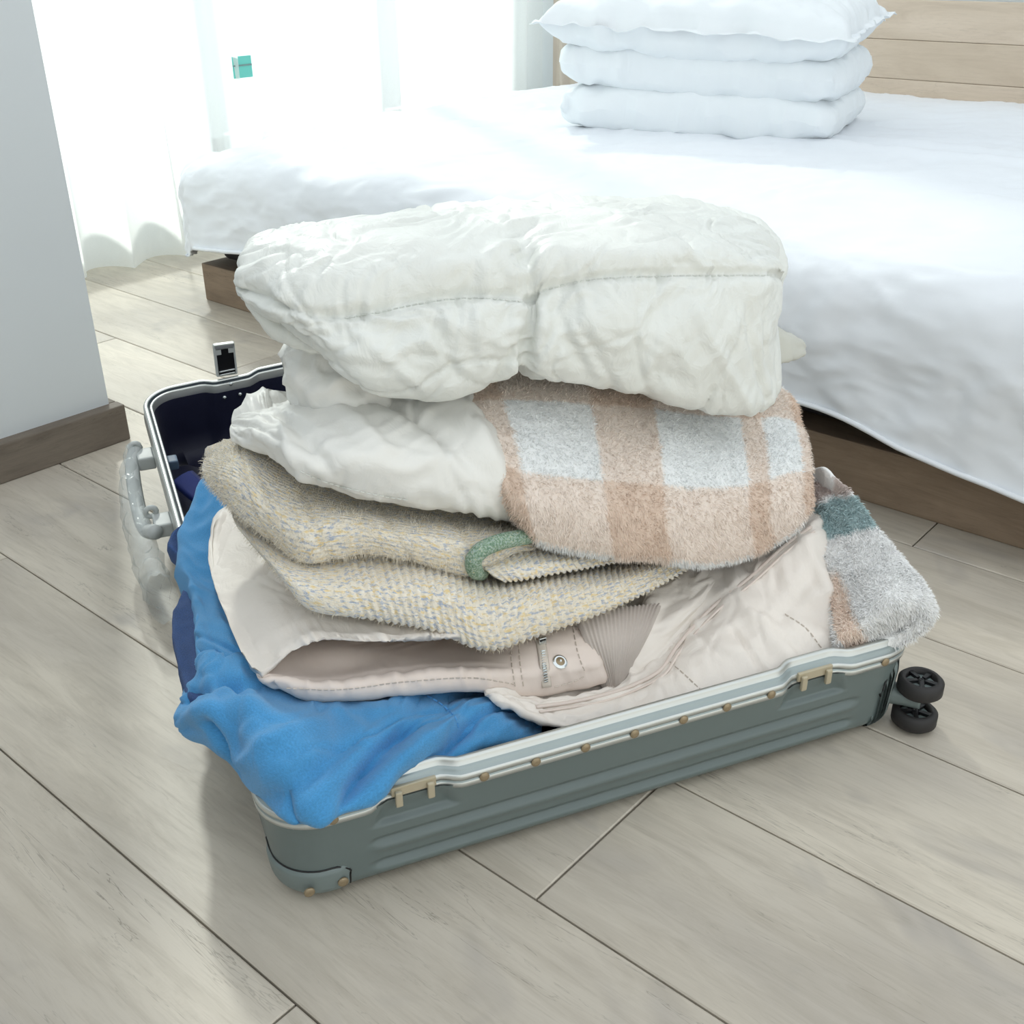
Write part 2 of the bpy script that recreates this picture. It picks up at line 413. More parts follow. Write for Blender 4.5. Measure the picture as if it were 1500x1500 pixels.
# walls
M_wall2 = plain('added_wall_grey', (186, 191, 195), .9, bump=(60, .08, .001))  # mid grey for the added unseen walls, limits their bounce light
WX = -3.06; WH = 3.15
def struct(name, lo, hi, mat, **k): return box(name, lo, hi, mat, kind='structure', **k)
pil = struct('wall_left', (-2.15, -1.6, 0), (-1.857, .975, WH), M_wall)
bb = box('baseboard_left', (-1.86, -1.6, 0), (-1.832, .993, .072), M_base, bev=.003, kind='structure')
box('baseboard_left_end', (-2.15, .974, 0), (-1.861, .992, .072), M_base, bev=.003, kind='structure')
hw = box('wall_back', (-3.3, 3.62, 0), (2.2, 3.78, WH), M_wall, kind='structure')
box('wall_front_added', (-3.3, -1.78, 0), (2.35, -1.62, WH), M_wall2, kind='structure')  # unseen wall behind the camera, added to cut fill light
box('wall_right_added', (2.2, -1.62, 0), (2.35, 3.62, WH), M_wall2, kind='structure')  # added out of view, holds back fill light from the right
# window wall: low parapet, side pier, lintel
struct('wall_window', (WX - .16, -.2, 0), (WX, 3.62, .24), M_wall)
box('wall_window_pier', (WX - .16, -.2, .24), (WX, .75, WH), M_wall, kind='structure')
box('wall_window_lintel', (WX - .16, .75, 3.0), (WX, 3.62, WH), M_wall, kind='structure')
M_frame = plain('white_window_frame', (226, 232, 234), .5)
tg = NT('window_glass'); 
gl = tg.n('ShaderNodeBsdfGlossy', {'Color': (1, 1, 1, 1), 'Roughness': .02}); tr = tg.n('ShaderNodeBsdfTransparent', {'Color': (.95, .98, .98, 1)})
mx = tg.n('ShaderNodeMixShader', {0: .06}); tg.t.links.new(tr.outputs[0], mx.inputs[1]); tg.t.links.new(gl.outputs[0], mx.inputs[2]); tg.t.links.new(mx.outputs[0], tg.out.inputs[0])
win = thing('window_1', None, None, (WX - .08, 2.2, .24), kind='structure')
WY = [.75, 1.46, 2.17, 2.88, 3.62]
for y in WY: box('window_post', (WX - .11, y - .028, .24), (WX - .05, y + .028, 3.0), M_frame, win, .004)
for z in (.27, 2.96): box('window_rail', (WX - .11, .75, z - .028), (WX - .05, 3.62, z + .028), M_frame, win, .004)
for k in range(4):
    for (z0, z1) in ((.29, 2.94),): box('window_pane', (WX - .084, WY[k] + .02, z0), (WX - .076, WY[k + 1] - .02, z1), tg.m, win)

# ------------------------------------------------------------------ sheer curtains
def curtain_mat(name, tint, alpha):
    t = NT(name); v = t.coord('Object')
    tl = t.n('ShaderNodeBsdfTranslucent', {'Color': tint}); df = t.n('ShaderNodeBsdfDiffuse', {'Color': tint}); tp = t.n('ShaderNodeBsdfTransparent', {'Color': (1, 1, 1, 1)})
    a = t.n('ShaderNodeMixShader', {0: .5}); t.t.links.new(df.outputs[0], a.inputs[1]); t.t.links.new(tl.outputs[0], a.inputs[2])
    w = t.noise(v, 260, 2); b = t.n('ShaderNodeMixShader', {0: t.math('ADD', t.math('MULTIPLY', w, .06), alpha - .03)})
    t.t.links.new(tp.outputs[0], b.inputs[1]); t.t.links.new(a.outputs[0], b.inputs[2]); t.t.links.new(b.outputs[0], t.out.inputs[0]); return t.m
M_sheer = curtain_mat('sheer_voile', (.96, .98, .97, 1), .84)
def curtain(name, label, y0, y1, x0, seed, folds, mat, amp=.03):
    n = int((y1 - y0) * 170); zs = np.concatenate([np.linspace(.012, .6, 30), np.linspace(.65, 2.98, 34)])
    s = np.linspace(0, 1, n); Y, Z = np.meshgrid(y0 + s * (y1 - y0), zs, indexing='ij'); SS = np.repeat(s[:, None], len(zs), 1)
    ph = SS * folds * 2 * np.pi + 1.8 * noise(SS * folds * .7, Z * .25, seed); A = amp * (.75 + .6 * noise(SS * folds * .6, Z * .4, seed + 9))
    low = 1 + .5 * np.exp(-Z / .25)
    X = x0 + A * low * np.sin(ph) + .012 * noise(SS * folds * 2.3, Z * 1.2, seed + 3) + .05 * np.exp(-Z / .3) * noise(SS * 3.1, 0 * Z, seed + 4)
    Y = Y + .014 * np.cos(ph) * low
    Zz = Z + .012 * np.exp(-Z / .1) * (1 + noise(SS * folds, 0 * Z, seed + 5))
    W = np.stack([X, Y, Zz], -1); m = len(zs); idx = np.arange(n * m).reshape(n, m)
    f = np.stack([idx[:-1, :-1], idx[1:, :-1], idx[1:, 1:], idx[:-1, 1:]], -1).reshape(-1, 4)
    o = mesh_obj(name, W.reshape(-1, 3), f, mat, loc=(x0, (y0 + y1) / 2, 0)); return setprops(o, label, 'curtain', 'sheer curtains at the window')
curtain('sheer_curtain', 'white sheer curtain hanging beside the left wall edge', .62, 2.13, -2.90, 1, 9, M_sheer)
curtain('sheer_curtain', 'white sheer curtain panel hanging behind the head of the bed', 2.22, 3.56, -2.90, 5, 8, M_sheer)
curtain('sheer_curtain', 'narrow white sheer curtain strip set back between the two wide ones', 2.05, 2.32, -2.96, 11, 2, curtain_mat('thin_voile', (.93, .97, .98, 1), .35), .018)
# green sticker in the gap
st = thing('green_sticker', 'small turquoise sticker with grey line, seen between curtains', 'sticker', (-2.925, 2.16, .48))
lo = np.array([-2.925, 2.124, .492]); 
M_teal = plain('turquoise_card', (110, 205, 195), .6); M_teal2 = plain('grey_card_line', (120, 150, 150), .6)
box('card', (-2.927, 2.126, .487), (-2.924, 2.196, .548), M_teal, st, .0008); box('line', (-2.9238, 2.126, .520), (-2.9226, 2.196, .5245), M_teal2, st)
# beige drape at the far corner
def drape():
    n, m = 70, 12; y = np.linspace(0, 1, n); zz = np.linspace(.02, 2.9, m); S, Z = np.meshgrid(y, zz, indexing='ij')
    X = -2.80 + S * .16; Y = 3.50 + .012 * np.sin(S * 2.5 * 2 * np.pi); W = np.stack([X, Y, Z], -1); idx = np.arange(n * m).reshape(n, m)
    f = np.stack([idx[:-1, :-1], idx[1:, :-1], idx[1:, 1:], idx[:-1, 1:]], -1).reshape(-1, 4)
    o = mesh_obj('thick_drape', W.reshape(-1, 3), f, cloth('beige_drape_cloth', (205, 196, 184), .9), loc=(-2.72, 3.5, 0))
    setprops(o, 'beige thick drape gathered in the far corner behind pillows', 'curtain')
drape()

# ------------------------------------------------------------------ bed
bed = thing('bed', 'wide bed with oak base, headboard and white sheet hanging over it', 'bed', (-1.0, 2.6, 0))
BX0, BY0 = -2.50, 1.643
bs = box('bed_base', (BX0, BY0, 0), (.35, 3.5, .10), M_bedwood, bed, .004)
M_mat = cloth('mattress_ticking', (60, 58, 60), .9)
box('mattress', (BX0 + .03, BY0 + .04, .105), (.33, 3.48, .36), M_mat, bed, .03, smooth=True)
hb = box('headboard', (-2.62, 3.55, 0), (.45, 3.61, .675), M_head, bed, .006)
for k in range(5): box('headboard_plank', (-2.6, 3.543, .12 + k * .112), (.43, 3.552, .2312 + k * .112), M_head, hb, .003)
def sheet():
    x1, y1 = .36, 3.52; R = .075; zt = .405
    hemx = lambda x: np.interp(x, [-2.6, -2.3, -1.6, -.95, -.74, -.55, -.37, .4], [.30, .27, .28, .27, .285, .325, .345, .38])
    a = np.concatenate([np.linspace(-.40, 0, 46), np.linspace(.012, x1 - BX0, 240)])          # flat x from the bed's left edge
    b = np.concatenate([np.linspace(-.46, 0, 56), np.linspace(.012, y1 - BY0, 130)])
    Aa, Bb = np.meshgrid(a, b, indexing='ij')
    ex = np.maximum(0, -Aa + .0); ey = np.maximum(0, -Bb); e = np.hypot(ex, ey) + 1e-9
    # limit overhang to the hem length
    Lf = hemx(BX0 + np.maximum(Aa, 0)); Ls = .325; w = ex / (ex + ey + 1e-9); lim = (Lf * (1 - w) + Ls * w)
    ratio = np.where(ey > 0, 1, 1); full = np.where((ex > 0) & (ey > 0), np.hypot(.40, .46), np.where(ex > 0, .40, .46))
    sc = np.where((ex > 0) & (ey > 0), lim / np.maximum(.40 * np.cos(np.arctan2(ey, ex)) ** 2 + .46 * np.sin(np.arctan2(ey, ex)) ** 2, .3), np.where(ex > 0, Ls / .40, Lf / .46))
    e2 = np.minimum(e * sc, lim * 1.04)
    th = np.minimum(e2 / R, np.pi / 2 - .02); out = R * np.sin(th); dn = R * (1 - np.cos(th)) + np.maximum(0, e2 - R * (np.pi / 2 - .02))
    dx, dy = ex / e, ey / e
    flare = .010 * sstep(.1, .4, dn) * (1 + 1.0 * noise(Aa * 6, Bb * 2, 3)) 
    X = BX0 + np.maximum(Aa, 0) + .065 - dx * (out + flare) ; Y = BY0 + np.maximum(Bb, 0) + .03 - dy * (out + flare)
    Z = zt - dn
    top = 1 - sstep(0, .12, dn)
    wr = .013 * ridge(Aa * 3 + .6 * Bb, Bb * 2.2 - .8 * Aa, 2, 3) * (.25 + .75 * sstep(0, .1, dn)) * .55
    wr += .010 * fbm(Aa * 2.2, Bb * 2.2, 8, 3) + .005 * ridge(Aa * 8 + 3 * Bb + fbm(Aa * 3, Bb * 3, 1, 2), Bb * 6 - 4 * Aa, 4, 3)
    # long folds lying over the top and a soft sag to the foot edge
    wr += top * (.010 * np.exp(-((Bb - .62 - .18 * Aa + .03 * np.sin(Aa * 4)) / .028) ** 2) + .006 * np.exp(-((Bb - .86 - .1 * Aa) / .03) ** 2))
    Z = Z + wr * top; Y = Y - wr * (1 - top) * dy; X = X - wr * (1 - top) * dx
    Z = Z - .03 * np.exp(-(np.maximum(Aa, 0) / .16) ** 2) * np.exp(-(np.maximum(Bb, 0) / .25) ** 2) * top
    Z = Z + .006 * noise(Aa * 9, 0 * Bb, 6) * sstep(.2, .4, dn)
    W = np.stack([X, Y, Z], -1); n, m = W.shape[:2]; idx = np.arange(n * m).reshape(n, m)
    f = np.stack([idx[:-1, :-1], idx[1:, :-1], idx[1:, 1:], idx[:-1, 1:]], -1).reshape(-1, 4)
    o = mesh_obj('bed_sheet', W.reshape(-1, 3), f, M_sheet, loc=(-1.0, 2.6, .1))
    md = o.modifiers.new('thickness', 'SOLIDIFY'); md.thickness = .004; md.offset = -1
    setprops(o, 'white sheet draped over the wide bed, wavy hem at foot', 'sheet')
    hem = W[:, 0] + [0, -.002, 0]
    k = np.arange(46, n, 4)
    tube('hem', W[k, 0] + [0, -.003, .004], .0045, M_sheet, o, 6, res=2)
sheet()
def pillow(name, label, c, size, rz, seed, flange=0.0, tilt=(0, 0)):
    w, d, h = size; n, m = 110, 80
    s = np.linspace(-1, 1, n); t = np.linspace(-1, 1, m); Sg, Tg = np.meshgrid(s, t, indexing='ij')
    def side(sg):
        px = Sg * (w / 2) * (1 - .05 * (1 - np.abs(Tg) ** 2) * np.abs(Sg) ** 6); py = Tg * (d / 2) * (1 - .06 * (1 - np.abs(Sg) ** 2) * np.abs(Tg) ** 6)
        fl = 1 - flange; cs = 1 - (.08 if flange == 0 else .0) * (np.abs(Sg) * np.abs(Tg)) ** 5; px = px * cs; py = py * cs
        q = np.clip(1 - np.abs(np.clip(Sg / fl, -1, 1)) ** 3.2, 0, 1) * np.clip(1 - np.abs(np.clip(Tg / fl, -1, 1)) ** 3.0, 0, 1)
        z = sg * h / 2 * q ** .36
        edge = 1 - q ** .3
        z = z + sg * .010 * ridge(Sg * 3.5 + 1.5 * Tg, Tg * 2.2, seed + (3 if sg > 0 else 0), 3) * q ** .3 + .012 * edge * fbm(Sg * 6, Tg * 6, seed, 2)
        px = px + .012 * edge * fbm(Sg * 5, Tg * 5, seed + 20, 2); py = py + .02 * edge * fbm(Sg * 5, Tg * 5, seed + 30, 2)
        return np.stack([px, py, z], -1)
    Tp, Bt = side(1), side(-1); Bt[..., 2] = np.minimum(Bt[..., 2], Tp[..., 2] - .0015); Bt[..., 2] = np.maximum(Bt[..., 2], -h * .5)
    V = np.concatenate([Tp.reshape(-1, 3), Bt.reshape(-1, 3)]); idx = np.arange(n * m).reshape(n, m); o2 = n * m
    f = np.stack([idx[:-1, :-1], idx[1:, :-1], idx[1:, 1:], idx[:-1, 1:]], -1).reshape(-1, 4).tolist()
    f += [[x + o2 for x in q[::-1]] for q in f]
    bd = list(idx[:, 0]) + list(idx[-1, 1:]) + list(idx[-2::-1, -1]) + list(idx[0, -2:0:-1]); L = len(bd)
    f += [[bd[(k + 1) % L], bd[k], bd[k] + o2, bd[(k + 1) % L] + o2] for k in range(L)]
    cz, sz = math.cos(rz), math.sin(rz); tx, ty = tilt
    Vz = V[:, 2] + V[:, 0] * tx + V[:, 1] * ty
    W = np.stack([c[0] + V[:, 0] * cz - V[:, 1] * sz, c[1] + V[:, 0] * sz + V[:, 1] * cz, c[2] + Vz], -1)
    o = mesh_obj(name, W, f, M_pillow, loc=(c[0], c[1], c[2] - h / 2)); return setprops(o, label, 'pillow', 'white pillows stacked on the bed')
RZ = math.radians(15)
def pil_c(u, v, z): # along the stack's front edge, behind it
    return (-1.525 + u * math.cos(RZ) - v * math.sin(RZ), 2.425 + u * math.sin(RZ) + v * math.cos(RZ), z)
pillow('pillow', 'white pillow at the bottom of the stack, lying on the sheet', pil_c(0, .25, .462), (.74, .5, .135), RZ, 1, 0, (-.01, 0))
pillow('pillow', 'white pillow in the middle of the stack of three', pil_c(.0, .25, .562), (.75, .5, .145), RZ, 2, 0, (-.035, 0))
pillow('pillow', 'white pillow on top of the stack, with flat pointed edges', pil_c(-.005, .24, .668), (.80, .56, .165), RZ, 3, .06, (-.03, .05))

# ------------------------------------------------------------------ suitcase
CL, CW, LW = .772, .52, .485           # length, base width, lid width
SUIT = thing('suitcase', 'open grey-green hard-shell suitcase with aluminium rim, stuffed with clothes', 'suitcase', tuple(l2w((.38, .26, 0))))
def perim(L, W, R, n=420, ins=0.0):
    """rounded rectangle sampled evenly; returns plan points and outward normals"""
    R = max(R - ins, .008); P, N = [], []
    def line(a, b):
        k = max(2, int(np.linalg.norm(np.subtract(b, a)) / (2 * (L + W) / n)))
        return [tuple(np.add(a, np.multiply(np.subtract(b, a), i / k))) for i in range(k)]
    lo, hi, vo, vi = ins, L - ins, ins, W - ins
    segs = [((lo + R, vo), (hi - R, vo), (0, -1)), ((hi, vo + R), (hi, vi - R), (1, 0)), ((hi - R, vi), (lo + R, vi), (0, 1)), ((lo, vi - R), (lo, vo + R), (-1, 0))]
    cen = [((hi - R, vo + R), -90), ((hi - R, vi - R), 0), ((lo + R, vi - R), 90), ((lo + R, vo + R), 180)]
    for (a, b, nn), (c, a0) in zip(segs, cen):
        for p in line(a, b): P.append(p); N.append(nn)
        for i in range(14):
            t = math.radians(a0 + 90 * i / 14); P.append((c[0] + R * math.cos(t), c[1] + R * math.sin(t))); N.append((math.cos(t), math.sin(t)))
    return np.array(P), np.array(N)
def baseT(q): return l2w(q)
LT = math.radians(7.5)
def lidT(q):
    q = np.asarray(q, float); v, h = q[..., 1], q[..., 2]
    return l2w(np.stack([q[..., 0], CW + .004 + v * math.cos(LT) - (h - .133) * math.sin(LT), .133 + v * math.sin(LT) + (h - .133) * math.cos(LT) + .07 * q[..., 0] * v / LW], -1))
def recess_amt(P, cents, side):
    r = np.zeros(len(P))
    for c in cents:
        on_side = (np.abs(P[:, 1] - side) < .02)
        r = np.maximum(r, np.where(on_side, 1 - sstep(.026, .050, np.abs(P[:, 0] - c)), 0))
    return r
def sweep(name, L, W, prof, T, mat, parent, cents, side, rdepth=.010, fall=None, extra=None, mats=None, midx=None, cap_bottom=False, flip=False):
    """prof: list of (inset, z); swept round the rounded rectangle"""
    P, N = perim(L, W, .058); rec = recess_amt(P, cents, side); n = len(P); rings = []
    for ins, z in prof:
        k = rdepth * (fall(z) if fall else 1.0); off = ins + rec * k
        if extra is not None: off = off + extra(P, N, z)
        q = np.concatenate([P - N * off[:, None] if not np.isscalar(off) else P - N * off, np.full((n, 1), z)], 1); rings.append(q)
    V = T(np.concatenate(rings, 0)); m = len(prof); f = []; mi = []
    for r in range(m - 1):
        for k in range(n):
            a = [r * n + k, r * n + (k + 1) % n, (r + 1) * n + (k + 1) % n, (r + 1) * n + k]; f.append(a[::-1] if flip else a); mi.append(midx[r] if midx else 0)
    if cap_bottom: f.append([(m - 1) * n + k for k in range(n)]); mi.append(0)
    return mesh_obj(name, V, f, mat, parent, mats=mats, midx=mi if mats else None)
CC = [.147, .620]
def groove(P, N, z):
    front = (P[:, 1] < .004)
    g = 0
    for zc, a, b in ((.060, .098, .690), (.029, .098, .688)):
        win = sstep(a, a + .012, P[:, 0]) * (1 - sstep(b - .012, b, P[:, 0])); g = g + win * (.0045 * math.exp(-((z - zc) / .0042) ** 2) - .0022 * math.exp(-((z - zc + .009) / .005) ** 2))
    dent = 0
    for c in CC:
        hw = .034 + (.108 - z) * .35
        dent = dent + .007 * (1 - sstep(hw - .008, hw + .003, np.abs(P[:, 0] - c))) * float(sstep(.078, .084, z)) * float(1 - .4 * sstep(.09, .11, z))
    return np.where(front, g + dent, 0)
zs = list(np.linspace(.108, .022, 70)); prof = [(.004 + .006 * (.108 - z) / .09, z) for z in zs]
prof += [(.010 + .022 * (1 - math.cos(t)), .022 - .0195 * math.sin(t)) for t in np.linspace(.15, math.pi / 2, 10)]
base = sweep('base_shell', CL, CW, prof, baseT, M_shell, SUIT, [], 0, extra=groove, cap_bottom=True)
RP = [(.003, .1035), (.0, .1045), (.0, .1105), (.0012, .1112), (.0012, .1128), (.0, .1135), (.0, .1185), (.0015, .1195), (.0042, .1200), (.0052, .1225), (.0075, .1245), (.0088, .1248), (.0092, .1310), (.0105, .1330), (.0150, .1330), (.0158, .131), (.0158, .112)]
RM = [0, 0, 1, 1, 1, 0, 0, 1, 1, 1, 1, 0, 0, 0, 0, 0]
sweep('rim_frame', CL, CW, RP, baseT, None, SUIT, CC, 0, .010, mats=[M_alu, M_alu2], midx=RM)
lp = [(.0165, .126), (.019, .10), (.022, .05), (.026, .02), (.045, .010), (.10, .008)]
sweep('lining', CL, CW, lp, baseT, M_lining, SUIT, CC, 0, .010, cap_bottom=True, flip=True)
rv = None
for u in (.064, .218, .274, .330, .387, .446, .500, .557, .712):
    from_bm('rivet', disc_bm(l2w((u, 0, .111)), -V_, .0052, .002, 14, .0008), M_rivet, SUIT, smooth=False)
for c in CC:
    o = lbox('catch_plate', (c, .0085, .1165), (.046, .004, .011), M_brass, SUIT, .001)
    for s in (-1, 1):
        lbox('hook', (c + s * .0165, .0045, .1095), (.0075, .005, .019), M_brass, o, .002)
# corner guards with rivets
def guard(name, u0, u1, ztop, mirror=False, nring=60):
    P, N = perim(CL, CW, .058)
    # part of the perimeter round the corner
    if not mirror: sel = [(p, n) for p, n in zip(P, N) if (p[1] < .004 and p[0] < u1) or (p[0] < .06 and p[1] < .06) or (p[0] < .004 and p[1] < u1)]
    else: sel = [(p, n) for p, n in zip(P, N) if (p[1] < .004 and p[0] > u0) or (p[0] > CL - .06 and p[1] < .06) or (p[0] > CL - .004 and p[1] < .085)]
    key = (lambda s: (s[0][0] - s[0][1])) 
    sel.sort(key=key); V = []; prof2 = []
    for z in np.linspace(1, 0, 18): prof2.append(z)
    m = len(sel); rows = []
    for k, (p, n) in enumerate(sel):
        t = k / (m - 1)
        if not mirror: zt = ztop * (1 - .0 * t); edge = min(p[0], u1) if p[1] < .004 else 0; zt = ztop - .010 * sstep(u1 - .016, u1, edge) ** 2
        else: zt = np.interp(p[0], [u0, u0 + .008, u0 + .018, u0 + .035, CL], [.012, .055, .082, .091, .094]) if p[1] < .03 else .094
        col = []
        for a in np.linspace(0, 1, 16):
            z = .0 + zt * (1 - a)
            if z > .022: ins = .004 + .006 * (.108 - z) / .09
            else:
                th = math.asin(min(1, (.022 - z) / .0205)); ins = .010 + .022 * (1 - math.cos(th))
            thick = .0035 * min(1, a * 12 + .0) * min(1, k / 2, (m - 1 - k) / 2)
            col.append(np.append(p - n * (ins - thick - .0004), z + .0012))
        rows.append(col)
    Wd = l2w(np.array(rows)); n_, m_ = Wd.shape[:2]; idx = np.arange(n_ * m_).reshape(n_, m_)
    f = np.stack([idx[:-1, :-1], idx[1:, :-1], idx[1:, 1:], idx[:-1, 1:]], -1).reshape(-1, 4)[:, ::-1]
    o = mesh_obj(name, Wd.reshape(-1, 3), f, M_guard, SUIT)
    ed = list(Wd[:, 0]) if mirror else list(Wd[:, 0]) + list(Wd[-1, 1:11])
    tube('seam_line', [p for p in (ed[::3] + [ed[-1]])], .0011, M_blackp, o, 6, res=3); return o
g1 = guard('corner_guard', 0, .082, .041)
for u, z in ((.034, .024), (.068, .024)): from_bm('guard_rivet', disc_bm(l2w((u, .0055, z)), -V_, .0055, .0025, 14, .0006), M_rivet, g1)
g2 = guard('wheel_housing', .712, 0, .09, True)
# twin wheel on a fork at the front right corner
wc = np.array([.774, .001, 0])
fork = thing('x', None, None); bpy.data.objects.remove(fork)
fk = tube('wheel_fork', [l2w((.735, .045, .040)), l2w((.752, .028, .039)), l2w((.764, .012, .038)), l2w((.776, -.003, .038))], [.022, .015, .011, .010], M_guard, SUIT, 12)
def ring_solid(name, c, r0, r1, h, mat, parent, n=36):
    bm = bmesh.new(); pr = [(r0, -h / 2), (r1 - .004, -h / 2), (r1, -h / 2 + .004), (r1, h / 2 - .004), (r1 - .004, h / 2), (r0, h / 2)]
    V = [[bm.verts.new(Vector(l2w((c[0] + r * math.cos(2 * math.pi * k / n), c[1] + r * math.sin(2 * math.pi * k / n), c[2] + z)))) for k in range(n)] for r, z in pr]
    for i in range(len(pr)):
        a, b = V[i], V[(i + 1) % len(pr)]
        for k in range(n): bm.faces.new((a[k], a[(k + 1) % n], b[(k + 1) % n], b[k]))
    bmesh.ops.recalc_face_normals(bm, faces=bm.faces); return from_bm(name, bm, mat, parent, smooth=True)
for zc in (.060, .0150):
    t_ = ring_solid('wheel', (wc[0], wc[1], zc), .0185, .0265, .021, M_black, SUIT)
    ring_solid('hub', (wc[0], wc[1], zc), .001, .0065, .017, M_blackp, t_)
    for k in range(5):
        a = 2 * math.pi * k / 5 + .3; d = np.array([math.cos(a), math.sin(a), 0]); e = np.array([-d[1], d[0], 0])
        q = [wc + d * .005 - e * .0022, wc + d * .005 + e * .0022, wc + d * .0195 + e * .0030, wc + d * .0195 - e * .0030]
        vs = [np.array([p[0], p[1], zc + h]) for h in (-.007, .0085) for p in q]
        mesh_obj('spoke', l2w(np.array(vs)), [[3, 2, 1, 0], [4, 5, 6, 7], [0, 1, 5, 4], [1, 2, 6, 5], [2, 3, 7, 6], [3, 0, 4, 7]], M_blackp, t_, smooth=False)
    ring_solid('wheel_disc', (wc[0], wc[1], zc), .001, .0190, .009, M_guard, t_)
# ---- lid
LC = [.150]
lprof = [(.004 + .006 * (.108 - z) / .09, z) for z in np.linspace(.108, .022, 12)] + prof[70:]
sweep('lid_shell', CL, LW, lprof, lidT, M_shell, SUIT, [], 0, cap_bottom=True)
LP = [(.003, .1035), (0, .1045), (0, .113), (.0015, .1195), (.0015, .1305), (.0028, .133), (.0075, .133), (.0085, .1315), (.0088, .1285), (.0110, .1280), (.0118, .1290), (.0150, .1292), (.0158, .1275), (.0165, .112)]
LM = [0, 0, 0, 0, 0, 0, 0, 1, 1, 1, 0, 0, 0]
M_dark = plain('rubber_seal', (40, 52, 60), .6)
lr = sweep('lid_rim', CL, LW, LP, lidT, None, SUIT, LC, LW, .012, mats=[M_alu, M_dark], midx=LM)
lp2 = [(.0168, .1155)] + lp[1:]
ll = sweep('lid_lining', CL, LW, lp2, lidT, M_lining, SUIT, LC, LW, .012, cap_bottom=True, flip=True)
# latch standing up on the lid's far rim
def lax(): 
    o = lidT(np.zeros(3)); return np.array([lidT(np.array([1., 0, 0])) - o, lidT(np.array([0, 1., 0])) - o, lidT(np.array([0, 0, 1.])) - o])
LAX = lax(); LAX = LAX / np.linalg.norm(LAX, axis=1)[:, None]
def llbox(name, c, s, mat, parent, bev=.001): return from_bm(name, box_bm(lidT(np.array(c, float)), s, ax=LAX, bev=bev), mat, parent)
lu = .146; lv = LW - .006
la = llbox('latch', (lu, lv + .004, .160), (.036, .006, .060), M_grey, SUIT, .003)
llbox('latch_cavity', (lu, lv + .0000, .158), (.030, .003, .046), M_blackp, la, .001)
llbox('latch_cap', (lu, lv + .001, .1865), (.034, .009, .009), M_alu, la, .002)
for s in (-1, 1): llbox('latch_cheek', (lu + s * .0155, lv - .0005, .160), (.003, .006, .052), M_grey, la, .0008)
for s in (-1, 1): llbox('latch_pad', (lu + s * .0105, lv - .0018, .1775), (.009, .002, .009), M_grey, la, .0005)
for z in (.1425, .1365): tube('latch_bar', [lidT(np.array([lu - .013, lv - .003, z])), lidT(np.array([lu + .013, lv - .003, z]))], .0014, M_chrome, la, 8)
for u, v, z in ((lu + .001, LW - .0275, .1265), (lu - .012, LW - .031, .106), (lu + .014, LW - .031, .106)):
    from_bm('screw', disc_bm(lidT(np.array([u, v, z])), -LAX[1] + .3 * LAX[2], .0032, .002, 12, .001), M_chrome, ll)
# elastic strap lying in the lid
sp = [(.035, .30, .070), (.06, .27, .05), (.10, .22, .035), (.15, .16, .03), (.20, .10, .03), (.26, .05, .03)]
stp = np.array([lidT(np.array(p)) for p in sp]); dense_ = spline(stp, [10] * 5); tv = np.gradient(dense_, axis=0); tv /= np.linalg.norm(tv, axis=1)[:, None]
side = np.cross(tv, [0, 0, 1.0]); side /= np.linalg.norm(side, axis=1)[:, None]; VV = []
for p, s in zip(dense_, side):
    for a, b in ((-1, 0), (-.6, .003), (0, .004), (.6, .003), (1, 0), (0, -.004)): VV.append(p + s * a * .026 + np.array([0, 0, b]))
FF = [[i * 6 + k, i * 6 + (k + 1) % 6, (i + 1) * 6 + (k + 1) % 6, (i + 1) * 6 + k] for i in range(len(dense_) - 1) for k in range(6)]
stq = mesh_obj('inner_strap', VV, FF, M_strap, ll)
llbox('strap_tab', (.026, .318, .088), (.016, .022, .016), plain('tab_grey_blue', (88, 108, 130), .5), ll, .003)
# carry handle on the lid's left side, still in its plastic
for vv in (.345, .155):
    hb_ = llbox('handle_bracket', (-.011, vv, .088), (.026, .034, .022), M_grey, SUIT, .003)
    tube('bracket_eye', [lidT(np.array([-.024 + .0075 * math.cos(a), vv + .018, .102 + .0075 * math.sin(a)])) for a in np.linspace(0, 2 * math.pi, 9)[:-1]], .004, M_grey, hb_, 8, closed=True, res=3)
tube('carry_handle', [lidT(np.array(p)) for p in ((-.022, .37, .098), (-.034, .33, .085), (-.038, .25, .07), (-.036, .17, .078), (-.024, .13, .095))], .011, M_grey, SUIT, 10)
tp_ = NT('clear_plastic_wrap'); tp_.set(Base_Color=lin((214, 222, 222)), Roughness=.18, Alpha=.30, Specular_IOR_Level=.8); tp_.bump(tp_.noise(tp_.coord('Object'), 45, 3, .6, 1.0), .9, .006)
def wrap():
    c = np.array([(-.030, .365, .090), (-.042, .31, .075), (-.046, .24, .06), (-.044, .17, .055), (-.040, .10, .05), (-.034, .04, .045)]); D = spline(c, [8] * 5); V = []; n = 22
    for i, p in enumerate(D):
        t = i / (len(D) - 1); r = .015 + .017 * math.sin(min(1, t * 1.4) * math.pi * .5) + .004 * math.sin(i * 1.3)
        for k in range(n):
            a = 2 * math.pi * k / n; rr = r * (1 + .22 * float(noise(3 * math.cos(a) + i * .2, 3 * math.sin(a), i * .35)))
            V.append(lidT(np.array([p[0] + rr * .6 * math.cos(a), p[1], p[2] + rr * math.sin(a) * 1.2])))
    f = [[i * n + k, i * n + (k + 1) % n, (i + 1) * n + (k + 1) % n, (i + 1) * n + k] for i in range(len(D) - 1) for k in range(n)]
    mesh_obj('plastic_wrap', V, f, tp_.m, SUIT)
wrap()

